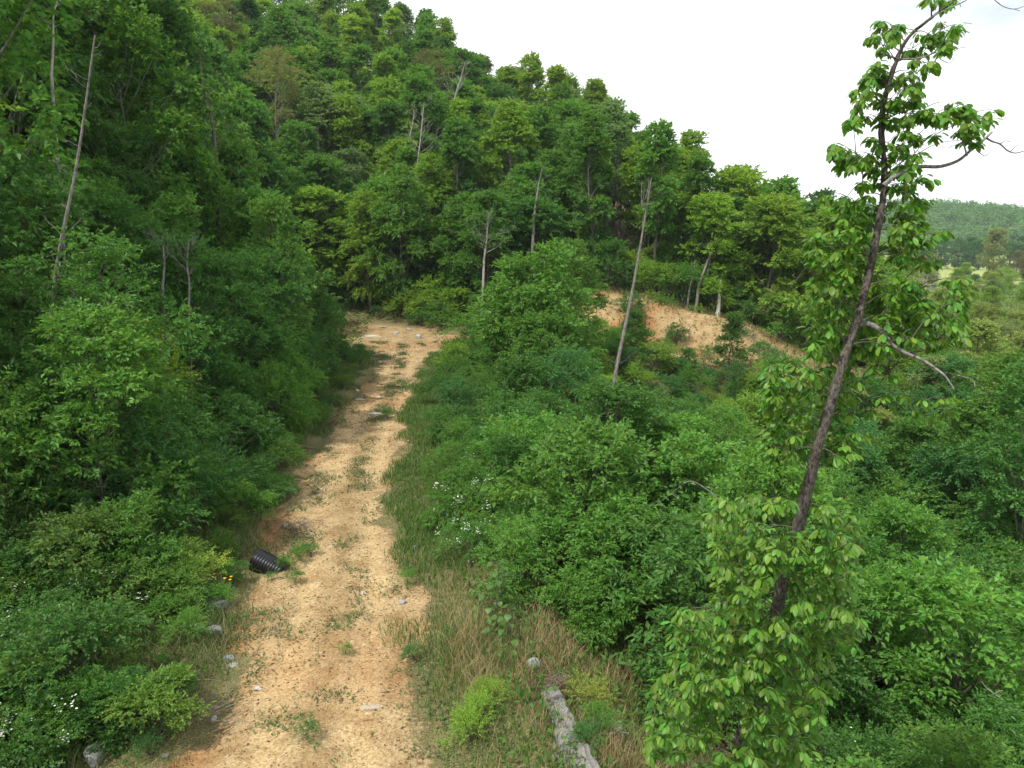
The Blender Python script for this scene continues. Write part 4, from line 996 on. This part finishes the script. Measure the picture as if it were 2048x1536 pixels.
def slab():
    p = ground_at(1135, 1482); g = np.random.default_rng(17)
    nu, nv = 60, 26; u = np.linspace(-1, 1, nu); v = np.linspace(-1, 1, nv)
    Uu, Vv = np.meshgrid(u, v)
    wd = .50 * (1 - .35 * np.clip(Uu, 0, 1) ** 2) * (1 + .12 * vnoise(Uu * 3, Uu * 0, .5, 3))
    x = Vv * wd; y = Uu * 1.35
    prof = np.where(Vv > .45, .34 - (Vv - .45) * .95, .34 - .10 * (.45 - Vv) * 1.2)         # flat back, steep right flank
    z = prof + .07 * vnoise(x * 3, y * 1.1, .5, 4) + .03 * vnoise(x * 9, y * 5, .5, 5) - .05 * (np.abs(vnoise(x * 4 + y * .6, y * .8, .6, 6)) < .10) + .05 * np.floor(1.5 + 1.5 * vnoise(y * 1.3, y * 0, .8, 7)) * .6
    z = z - .5 * sstep(.86, 1.0, np.abs(Uu)) - .30 * sstep(.82, 1.0, -Vv)
    V = np.stack([x, y, z], -1).reshape(-1, 3)
    i = np.arange(nv - 1)[:, None] * nu + np.arange(nu - 1)[None]
    F = np.stack([i, i + 1, i + nu + 1, i + nu], -1).reshape(-1, 4)
    o = link('rock', mesh_np('rock_slab', V, F, [STONE]), loc=(p[0], p[1], p[2] - .22)); o.rotation_euler = (0, 0, .20); o.color = (.72, .72, .72, 1)
    tag(o, 'large grey rock slab among dry grass at bottom centre', 'rock', 'pale limestone rocks along the track')
slab()
rock(1108, 1398, (.5, .9, .34), 'narrow grey ledge at the upper end of the rock slab', 18, (.62, .63, .64), .4, .36)
rock(1236, 1470, (.24, .55, .5), 'upright pale grey rock right of the large slab', 20, (.95, 1.0, 1.0), .1)
rock(752, 830, (1.0, .32, .2), 'white flat stone in the weeds in mid track', 21, (1.35, 1.35, 1.3), -.2)
rock(720, 801, (.7, .4, .2), 'flat grey stone left of the mid track weeds', 22, (.95, .95, .93))
rock(757, 797, (.5, .35, .22), 'cream stone in front of the mid track weeds', 23, (1.25, 1.15, .95))
rock(714, 778, (.3, .25, .2), 'small pale stone in the left verge', 24, (1.2, 1.2, 1.15))
rock(702, 702, (.75, .6, 1.0), 'upright grey boulder under the shrubs at the bend', 25, (.95, .97, .98))
rock(742, 673, (2.1, .5, .35), 'white streak of rock across the bare bank at the bend', 26, (1.4, 1.35, 1.25), -.06)
rock(722, 677, (.7, .4, .25), 'cream lump at the left end of the white streak', 27, (1.3, 1.2, 1.0))
rock(792, 667, (.9, .6, .5), 'pale grey rock in the grassy bank behind the bend', 28, (1.0, 1.0, 1.0), .3)
rock(818, 660, (.7, .5, .4), 'small grey rock highest on the bank behind the bend', 29, (.95, .95, .93))
rock(838, 676, (.8, .6, .9), 'whitish upright rock at the right of the bank behind the bend', 30, (1.15, 1.15, 1.12), -.3)
rock(768, 655, (.8, .4, .3), 'grey rock on the upper rim of the bare bank', 31, (.9, .88, .85))
rock(830, 1098, (.22, .3, .2), 'dark grey stone in grass on the right verge', 32, (.6, .65, .72))

def pipe():
    p = ground_at(512, 1128); ax_dir = ground_at(580, 1136) - p; yaw = math.atan2(ax_dir[1], ax_dir[0]) - .10
    root = empty('drain_pipe', (p[0], p[1], p[2]), 'short black corrugated plastic pipe half buried at the track edge', 'pipe')
    rad = .30
    root.location.z = p[2] + rad * .92
    root.rotation_euler = (0, .30, yaw)
    m, t, pr = mat('black_plastic'); pr.inputs['Base Color'].default_value = (.012, .013, .015, 1); pr.inputs['Roughness'].default_value = .33; pr.inputs['Specular IOR Level'].default_value = .5
    k = 40; prof = []; nr = 11; ln = .95; st = ln / nr
    for q in range(nr):
        x0 = q * st
        prof += [(x0, rad * .90), (x0 + st * .18, rad * .905), (x0 + st * .30, rad * .985), (x0 + st * .45, rad), (x0 + st * .65, rad), (x0 + st * .80, rad * .985), (x0 + st * .93, rad * .905)]
    prof += [(ln, rad * .90)]
    prof = prof + [(ln, rad * .84), (0.0, rad * .84)]
    th = np.arange(k) * 2 * math.pi / k
    V = np.array([[(x, r * math.cos(a), r * math.sin(a)) for a in th] for x, r in prof]).reshape(-1, 3)
    n = len(prof); F = [(i * k + j, ((i + 1) % n) * k + j, ((i + 1) % n) * k + (j + 1) % k, i * k + (j + 1) % k) for i in range(n) for j in range(k)]
    body = link('corrugated_wall', mesh_np('corrugated_pipe', V, np.array(F), [m], True), root)
    for q in range(nr):                                   # raised rings
        a = st * (q + .55)
        pr2 = [(a - st * .2, rad * 1.0), (a - st * .12, rad * 1.05), (a + st * .12, rad * 1.05), (a + st * .2, rad * 1.0)]
        if q == 0:
            V = np.array([[(x - a, r * math.cos(b), r * math.sin(b)) for b in th] for x, r in pr2]).reshape(-1, 3)
            F = [(i * k + j, ((i + 1) % 4) * k + j, ((i + 1) % 4) * k + (j + 1) % k, i * k + (j + 1) % k) for i in range(4) for j in range(k)]
            ringm = mesh_np('pipe_ring', V, np.array(F), [m], True)
        link('ring', ringm, root, loc=(a, 0, 0))
pipe()

def stick(name, pts, r0, r1, label, m, cat='stick'):
    q = [ground_at(a, b) + np.array([0, 0, dz]) for a, b, dz in pts]
    o0 = q[0].copy(); W = MB(); W.add(*tube(spline(np.array(q) - o0, 12), np.linspace(r0, r1, 12), 6))
    return tag(link(name, W.mesh(name, m, True), loc=o0), label, cat)
stick('stick', [(590, 888, .15), (612, 894, .12), (632, 900, .10)], .035, .02, 'brown stick lying across the left clay verge', TWIG)
stick('stick', [(1212, 1495, .15), (1226, 1486, .22), (1256, 1488, .2)], .02, .014, 'pale cut stick beside the upright grey rock', BARK_PALE)
def dead_branch(pts, y, r0, r1, label):
    q = np.array([at_y(a, b, y + .2 * k) for k, (a, b) in enumerate(pts)]); W = MB(); g_ = np.random.default_rng(len(label))
    c = spline(q - q[0], 14); W.add(*tube(c, np.linspace(r0, r1, 14), 6))
    for j in (5, 8, 10):
        d = norm(g_.normal(0, 1, 3)) * .3; W.add(*tube([c[j], c[j] + d * .5 + [0, 0, .03], c[j] + d], [r1, r1 * .7, r1 * .4], 4))
    tag(link('dead_branch', W.mesh('dead_branch', BARK_GREY if 'grey' in label else BARK_PALE, True), loc=q[0]), label, 'branch')
dead_branch([(1962, 1362), (1975, 1378), (2005, 1400), (2050, 1440), (2080, 1470)], 14.0, .012, .02, 'pale bare branch poking out of shrubs at bottom right')
dead_branch([(1440, 1000), (1415, 980), (1380, 962), (1345, 985), (1310, 1012)], 15.8, .014, .006, 'grey dead branch resting on the thicket left of the near tree')

def brush(px, py, n, ln, label, seed, spread=.5, d0=(1, 0)):
    g = np.random.default_rng(seed); p = ground_at(px, py); W = MB()
    for _ in range(n):
        a = np.array([g.normal(0, spread), g.normal(0, spread * .6), .05 + .3 * g.uniform()])
        d = norm(np.array([d0[0] + g.normal(0, .35), d0[1] + g.normal(0, .35), .25 + g.normal(0, .25)])) * ln * g.uniform(.5, 1.1)
        W.add(*tube(spline([a - d * .5, a + g.normal(0, .04, 3), a + d * .5 - [0, 0, .1]], 5), np.linspace(.008, .003, 5), 3))
    o = link('brush_pile', W.mesh('brush_pile', TWIG), loc=p)
    return tag(o, label, 'brush pile')
brush(385, 1425, 70, .8, 'tangle of dead brown twigs left of the track bottom', 1, .55, (1, .35))
brush(310, 1435, 30, .7, 'sparse dead twigs beside the brown brush tangle', 2, .5, (.9, -.3))
brush(600, 1060, 80, .5, 'dry purplish twigs in the weeds above the black pipe', 3, .4, (.5, .5))
brush(1118, 1385, 90, .45, 'rusty brown dry tuft growing on the rock slab', 4, .16, (.2, .2))

# ---------------------------------------------------------------- grass, weeds, gravel, litter
def blades(g, P, h, w, lean=.45):
    n = len(P); th = g.uniform(0, 6.28, n); ph = g.uniform(0, 6.28, n)
    sd = np.stack([np.cos(th), np.sin(th), np.zeros(n)], -1) * w[:, None] * .5
    ld = np.stack([np.cos(ph), np.sin(ph), np.zeros(n)], -1) * (h * g.uniform(.1, lean * 1.8, n))[:, None]
    up = np.stack([np.zeros(n), np.zeros(n), h], -1)
    V = np.stack([P - sd, P + sd, P + sd * .7 + up * .6 + ld * .35, P - sd * .7 + up * .6 + ld * .35, P + up + ld], 1)
    k = np.arange(n)[:, None] * 5
    return V.reshape(-1, 3), [k + np.array([[0, 1, 2, 3]]), k + np.array([[3, 2, 4]])]
def pts_where(g, n, box, prob):
    x = g.uniform(box[0], box[1], n); y = g.uniform(box[2], box[3], n)
    # sample by distance so that near ground is not starved
    k = g.uniform(0, 1, n) < prob(x, y); x, y = x[k], y[k]
    return np.stack([x, y, height(x, y) + micro(x, y) - .01], -1)
g = np.random.default_rng(99)
def prob_turf_r(x, y):
    u = x - path_x(y); hr2 = np.interp(y, [0, 10, 14, 18, 22, 30, 45, 52, 57], [2.2, 2.2, 2.1, 1.8, 1.5, 1.75, 1.9, 2.0, 2.4])
    e = u - hr2 + .75 * vnoise(x * .8 + y * .6, y * .8 - x * .6, 1.3, 51)
    dens = sstep(-.7, .2, e) * (u < 7.5)
    return dens * np.where(y < 18.5, .55 + .3 * (vnoise(x, y, 1.3, 52) > .1), 1.0) * np.clip(1.25 - y / 90, .3, 1) * (.55 + .45 * sstep(-.5, .3, vnoise(x, y, 1.1, 53)))
P = pts_where(g, 560000, (-9, 6, 8.5, 58), prob_turf_r)
hh = np.clip(.22 + .12 * vnoise(P[:, 0], P[:, 1], 1.8, 54), .08, .5) * g.uniform(.5, 1.35, len(P)) * np.where(P[:, 1] < 18, .9, 1.1)
V, F = blades(g, P, hh, g.uniform(.008, .016, len(P)) * (1 + P[:, 1] / 30))
GRASS = ramp_material('grass_blades', [(0, (.055, .13, .022)), (.5, (.09, .19, .036)), (.8, (.14, .21, .055)), (.94, (.26, .25, .10)), (1, (.36, .29, .15))], .7, .3)
tag(link('grass', mesh_np('grass', V, F, [GRASS]), kind='stuff'), 'green grass growing thick along the right verge of the track', 'grass')
def prob_dry(x, y):
    u = x - path_x(y)
    return sstep(1.9, 2.8, u + .5 * vnoise(x, y, 1.2, 61)) * (1 - sstep(7, 8.5, u)) * (.08 + .80 * sstep(-.05, .5, vnoise(x, y, 1.6, 62) + .08)) * np.clip(1.75 - y / 11, .06, 1)
P = pts_where(g, 200000, (-4, 6, 8.5, 26), prob_dry)
hh = g.uniform(.18, .62, len(P)) * (.6 + .5 * sstep(-.4, .6, vnoise(P[:, 0], P[:, 1], .9, 63)))
def prob_bank(x, y):
    s_ = y - toe_y(x); return (sstep(4.4, 5.6, s_) * (1 - sstep(7, 9, s_)) * sstep(4, 8, x) * .5 + sstep(20, 24, x) * sstep(-4, -2, s_) * (1 - sstep(4, 7, s_)) * .8) * (x < 42)
Pb = pts_where(g, 60000, (4, 42, 54, 78), prob_bank)
hh = np.concatenate([hh, g.uniform(.25, .6, len(Pb))]); P = np.concatenate([P, Pb])
V, F = blades(g, P, hh, g.uniform(.005, .010, len(P)) * np.where(P[:, 1] > 40, 5, 1), .6)
STRAW = ramp_material('straw_blades', [(0, (.20, .13, .06)), (.4, (.36, .26, .13)), (.8, (.50, .40, .22)), (1, (.22, .22, .08))], .7, .25)
tag(link('dry_grass', mesh_np('dry_grass', V, F, [STRAW]), kind='stuff'), 'dry straw coloured grass right of the track near the bottom', 'grass')
def prob_left(x, y):
    u = x - path_x(y)
    return sstep(2.2, 3.1, -u + .6 * vnoise(x, y, 1.5, 71)) * (-u < 6.5) * (.10 + .8 * sstep(-.2, .4, vnoise(x, y, 1.3, 72) + .05)) * np.clip(1.3 - y / 80, .3, 1)
P = pts_where(g, 420000, (-18, -4, 8.5, 62), prob_left)
hh = g.uniform(.08, .45, len(P))
V, F = blades(g, P, hh, g.uniform(.006, .014, len(P)) * (1 + P[:, 1] / 30), .7)
MIXG = ramp_material('verge_blades', [(0, (.06, .12, .025)), (.5, (.10, .18, .042)), (.75, (.16, .17, .07)), (1, (.30, .23, .13))], .75, .25)
tag(link('verge_grass', mesh_np('verge_grass', V, F, [MIXG]), kind='stuff'), 'thin mixed grass and weeds along the left verge', 'grass')
# low weeds on the track itself, in patches
def prob_weed(x, y):
    u = x - path_x(y)
    mid = np.exp(-(u / .42) ** 2) * .95 + np.exp(-((u + 2.0) / .6) ** 2) * .6 * (y < 30) + np.exp(-((u - 1.7) / .4) ** 2) * .4
    pn = vnoise(x, y, .9, 81) + .6 * vnoise(x, y, .35, 82)
    spots = np.zeros_like(x)
    for sx, sy, rx, ry in WEED_SPOTS: spots = np.maximum(spots, np.exp(-((x - sx) / rx) ** 2 - ((y - sy) / ry) ** 2))
    return np.clip(mid * sstep(.05, .7, pn) + .05 * sstep(.4, 1, pn) + 1.0 * spots * sstep(-.9, .1, pn) + .5 * sstep(.9, 1.8, np.abs(u)) * sstep(.1, .6, pn), 0, 1) * (np.abs(u) < 3.2)
WEED_SPOTS = [(*ground_at(px, py)[:2], rx, ry) for px, py, rx, ry in [(590, 1100, .45, 1.0), (575, 1150, .35, .6), (720, 1060, .18, .9), (775, 830, .6, 1.2), (805, 770, .7, 2.0), (560, 1265, .5, .4), (730, 970, .4, .4), (650, 960, .45, .7), (640, 1000, .4, .5), (765, 715, .8, 1.0), (800, 1180, .4, .4), (610, 1080, .5, .6), (860, 1420, .5, .4), (690, 1090, .25, .4), (560, 1440, .5, .35), (660, 1390, .4, .2), (850, 1330, .4, .4), (540, 1230, .3, .4)]]
P = pts_where(g, 330000, (-14, 0, 9, 66), prob_weed)
n = len(P); half = n // 2
V1, F1 = blades(g, P[:half], g.uniform(.03, .16, half), g.uniform(.006, .014, half) * (1 + P[:half, 1] / 30), 1.0)
P2 = P[half:] + np.stack([np.zeros(n - half), np.zeros(n - half), g.uniform(.01, .10, n - half)], -1)
V2, F2 = leaves(P2, g.normal(0, 1, (n - half, 3)) * np.array([1, 1, .4]), np.tile([0, 0, 1.0], (n - half, 1)) + g.normal(0, .4, (n - half, 3)), g.uniform(.04, .10, n - half) * (1 + P2[:, 1] / 60), g.uniform(.02, .045, n - half) * (1 + P2[:, 1] / 60))
V1 = np.concatenate([V1, V2]); F1 = F1 + [F2 + half * 5]
WEEDM = ramp_material('weed_blades', [(0, (.06, .12, .03)), (.5, (.10, .18, .055)), (.72, (.15, .17, .08)), (1, (.22, .16, .10))], .75, .25)
o = link('weeds', mesh_np('weeds', V1, F1, [WEEDM]), kind='stuff'); tag(o, 'low patchy weeds and dead stems growing in the track', 'weeds')
# gravel
def prob_grav(x, y): return np.clip(mask_at(x, y, gravel) * (.25 + .6 * sstep(-.6, .6, vnoise(x, y, 1.4, 91))) + .06 * mask_at(x, y, clear), 0, 1) * np.clip(14 / y, .25, 1)
P = pts_where(g, 150000, (-18, 1, 9, 70), prob_grav)
n = len(P); base = np.array([(1, 0, 0), (-.5, .87, 0), (-.5, -.87, 0), (.15, .1, .8)])
sz = g.lognormal(-4.15, .45, n) * (1 + P[:, 1] / 45); th = g.uniform(0, 6.28, n); c, s_ = np.cos(th), np.sin(th)
bx = base[None, :, 0] * g.uniform(.6, 1.5, (n, 1)); byy = base[None, :, 1] * g.uniform(.6, 1.2, (n, 1))
V = np.stack([bx * c[:, None] - byy * s_[:, None], bx * s_[:, None] + byy * c[:, None], np.broadcast_to(base[None, :, 2], (n, 4)) * g.uniform(.5, 1.1, (n, 1))], -1) * sz[:, None, None] + P[:, None]
k = np.arange(n)[:, None] * 4
F = np.concatenate([k + np.array([[0, 1, 3]]), k + np.array([[1, 2, 3]]), k + np.array([[2, 0, 3]])])
GRAV = ramp_material('gravel', [(0, (.09, .06, .034)), (.3, (.21, .145, .08)), (.7, (.38, .30, .19)), (1, (.50, .43, .32))], .9)
tag(link('gravel', mesh_np('gravel', V.reshape(-1, 3), F, [GRAV]), kind='stuff'), 'loose sandy gravel strewn over the dirt track', 'gravel')
P = pts_where(g, 80000, (-15, 3, 9, 62), lambda x, y: np.clip(mask_at(x, y, clear) * (.10 + .5 * sstep(-.2, .7, vnoise(x, y, 1.1, 95))) + .25 * mask_at(x, y, turf), 0, 1) * np.clip(16 / y, .2, 1))
n = len(P); P[:, 2] += .015
V, F = leaves(P, g.normal(0, 1, (n, 3)) * np.array([1, 1, .25]), np.tile([0, 0, 1.0], (n, 1)) + g.normal(0, .35, (n, 3)), g.uniform(.03, .085, n) * (1 + P[:, 1] / 50), g.uniform(.012, .03, n) * (1 + P[:, 1] / 50))
LITTER = ramp_material('leaf_litter', [(0, (.05, .035, .022)), (.5, (.12, .085, .05)), (.85, (.22, .16, .10)), (1, (.10, .13, .045))], .9)
tag(link('leaf_litter', mesh_np('leaf_litter', V, F, [LITTER]), kind='stuff'), 'dead leaves and bark crumbs littered over the track', 'litter')
# ground cover under the thicket and the left wood
def prob_cov(x, y):
    u = x - path_x(y)
    return ((u > 3.0) | (u < -3.8)) * np.clip(26 / y, .25, 1) * (y < toe_y(x) + 14) * (.4 + .6 * sstep(-.4, .4, vnoise(x, y, 2, 101)))
P = pts_where(g, 150000, (-26, 40, 8, 84), prob_cov)
n = len(P); P[:, 2] += g.uniform(.02, .45, n)
V, F = leaves(P, g.normal(0, 1, (n, 3)), np.tile([0, 0, 1.0], (n, 1)) + g.normal(0, .4, (n, 3)), g.uniform(.07, .16, n) * (1 + P[:, 1] / 60), g.uniform(.05, .10, n) * (1 + P[:, 1] / 60))
o = link('undergrowth', mesh_np('undergrowth', V, F, [LEAF]), kind='stuff'); o.color = (.075, .17, .032, 1)
tag(o, 'low leafy undergrowth covering the soil beneath the shrubs', 'undergrowth')

# ---------------------------------------------------------------- leave out what stands wholly hidden
def cull():
    bpy.context.view_layer.update(); dg = bpy.context.evaluated_depsgraph_get()
    seen = {}
    o = Vector((0, 0, CAM_Z))
    for py in np.arange(3, 1536, 6.4):
        for px in np.arange(3, 2048, 6.4):
            hit, loc, nn, ix, ob, mx = S.ray_cast(dg, o, Vector(ray(px, py)).normalized(), distance=3000)
            if hit:
                r = ob
                while r.parent: r = r.parent
                seen[r.name] = seen.get(r.name, 0) + 1
    gone = 0
    for r in PLANTS:
        if seen.get(r.name, 0) < 1:
            for c in list(r.children): bpy.data.objects.remove(c)
            r['gone'] = 1; gone += 1
    keep = [r for r in PLANTS if not r.get('gone')]
    for r in PLANTS:
        if r.get('gone'): bpy.data.objects.remove(r)
    print('culled', gone, 'kept', len(keep))
    return keep, seen
if KEEP is None:
    _ix = dict(IDX)
    PLANTS, SEEN = cull()


# ---------------------------------------------------------------- a description for every plant, told from what it stands by
LOOK = {'oak': 'broad rounded tree', 'poplar': 'tall slender tree', 'hickory': 'tree with drooping leaf sprays', 'pine': 'tall olive pine', 'maple': 'leafy young tree', 'elm': 'fine leaved young tree', 'ash': 'young tree with loose foliage',
        'cone': 'conical young tree', 'cedar': 'pale narrow cedar', 'bramble': 'low flowering bramble', 'flower': 'white flowering shrub', 'sumac': 'feathery leaved shrub', 'broom': 'leafy weed'}
SHRUB = ['bushy shrub', 'narrow leaved shrub', 'upright shrub', 'low rounded shrub', 'tall shrub']
MARKS = [(838, 310, 'the tall pale bare tree'), (918, 165, 'the leafless treetop under the skyline'), (1078, 385, 'the leaning grey trunk'), (1228, 375, 'the bare grey twiggy treetop'), (1298, 375, "the dead snag's tip"), (1240, 620, 'the dead snag'), (1203, 870, "the dead snag's foot"),
         (972, 465, 'the low tangle of bare stems'), (690, 625, 'the bare bank at the bend'), (880, 685, 'the orange side road'), (1280, 650, 'the orange cut bank'), (1440, 590, 'the short pale trunk'), (1585, 570, 'the fallen grey trunk'), (112, 60, 'the white forked treetop'), (150, 430, 'the long leaning bare trunk'),
         (325, 560, 'the straight pale grey trunk'), (416, 215, 'the dark bare limb'), (535, 1118, 'the black pipe'), (412, 1262, 'the pair of grey rocks'), (578, 975, 'the long pale grey rock'), (375, 1425, 'the brown brush tangle'), (193, 1510, 'the bottom left rock'), (1135, 1450, 'the rock slab'), (700, 705, 'the boulder at the bend'),
         (752, 829, 'the white stone in mid track'), (1882, 600, 'the bleached bare tree'), (1630, 920, "the near tree's trunk"), (1700, 660, "the near tree's middle"), (1790, 250, "the near tree's top"), (1545, 1200, "the near tree's lower leaves"), (1970, 480, 'the distant pale oak'), (985, 1220, 'the big leaved weed'), (880, 950, 'the right verge'), (1975, 1380, 'the pale branch at bottom right'), (600, 60, 'the upper left skyline'), (1210, 215, 'the mid skyline'), (1500, 345, 'the low right skyline')]
def tone(c):
    r, g_, b = c[0], c[1], c[2]
    if r / g_ > .62: return 'olive green' if g_ < .2 else 'pale yellow green'
    if r / g_ > .50: return 'yellow green'
    if b / g_ > .32: return 'grey green'
    return 'deep green' if g_ < .185 else ('bright green' if g_ > .25 else 'mid green')
def describe():
    rows = []
    for o in PLANTS:
        kids = {c.name.split('.')[0]: c for c in o.children}
        leafy = kids.get('crown') or kids.get('foliage'); key = leafy.data.name.split('_')[0]; k0 = key.rstrip('0123456789')
        look = SHRUB[int(key[-1])] if k0 == 'shrub' else LOOK[k0]
        h = leafy.bound_box[6][2] * o.scale[2]
        px, py, dep = project((o.location.x, o.location.y, o.location.z + h * .6))
        px = min(max(px, 0), 2048); py = min(max(py, 0), 1536)
        ms = sorted(MARKS, key=lambda m: (m[0] - px) ** 2 + (m[1] - py) ** 2)
        def rel(m):
            dx, dy = px - m[0], py - m[1]; d = math.hypot(dx, dy)
            far = 'just ' if d < 85 else ('well ' if d > 190 else '')
            a = math.degrees(math.atan2(-dy, dx)) % 360
            w_ = ['right of', 'above and right of', 'above', 'above and left of', 'left of', 'below and left of', 'below', 'below and right of'][int((a + 22.5) // 45) % 8]
            return far + w_ + ' ' + m[2]
        rows.append([o, tone(leafy.color), look, rel(ms[0]), ms[1][2], px, py, h, k0])
    def grade(hs, h):
        return ''
    def lab(r, extra=0):
        return (r[1] + ' ' + r[2] + ' ' + r[3])
    groups = {}
    for r in rows: groups.setdefault(lab(r), []).append(r)
    for L0, rs in groups.items():
        if len(rs) == 1: rs[0][0]['label'] = L0; continue
        sub = {}
        for r in rs: sub.setdefault(r[4], []).append(r)
        for m2, q in sub.items():
            base = L0 + (', towards ' + m2[0:] if len(sub) > 1 else '')
            q.sort(key=lambda r: r[5])
            if len(q) == 1: q[0][0]['label'] = base
            else:
                names = {2: ['left of a pair: ', 'right of a pair: '], 3: ['leftmost of three: ', 'middle of three: ', 'rightmost of three: ']}.get(len(q))
                for j, r in enumerate(q):
                    r[0]['label'] = (names[j] if names else '') + base
    for r in rows:
        o = r[0]
        if len(o['label'].split()) > 15: o['label'] = o['label'].replace(', towards the ', ' by ').replace(' and ', ' ').replace('tree with drooping leaf sprays', 'drooping tree').replace('young tree with loose foliage', 'loose leaved tree')
        o['label'] = ' '.join(o['label'].split()[:16])
    again = {}
    for r in rows: again.setdefault(r[0]['label'], []).append(r)
    for L0, q in again.items():
        if len(q) < 2: continue
        q.sort(key=lambda r: r[6])
        for j, r in enumerate(q):
            w_ = {2: ['upper', 'lower'], 3: ['uppermost', 'middle', 'lowest']}.get(len(q))
            if w_: r[0]['label'] = ' '.join((w_[j] + ' ' + L0).split()[:16])
describe()

# ---------------------------------------------------------------- thin summer haze
def haze():
    m = bpy.data.materials.new('haze'); m.use_nodes = True; t = m.node_tree; t.nodes.clear()
    o = t.nodes.new('ShaderNodeOutputMaterial'); v = t.nodes.new('ShaderNodeVolumePrincipled')
    v.inputs['Color'].default_value = (.80, .90, 1.0, 1); v.inputs['Density'].default_value = .00016; v.inputs['Anisotropy'].default_value = .2
    t.links.new(v.outputs[0], o.inputs['Volume'])
    z0, z1 = float(Z.min()) - 1.0, 110.0
    x0, x1, y0, y1 = gx[0] - 5, gx[-1] + 5, gy[0] - 5, gy[-1] + 5
    V = [(x, y, z) for z in (z0, z1) for y in (y0, y1) for x in (x0, x1)]
    F = [(0, 2, 3, 1), (4, 5, 7, 6), (0, 1, 5, 4), (2, 6, 7, 3), (0, 4, 6, 2), (1, 3, 7, 5)]
    link('haze', mesh_np('haze', V, np.array(F), [m]), kind='stuff')
HAZE = True
if HAZE: haze()
from collections import Counter
print(Counter(o.name.split('.')[0] for o in PLANTS))
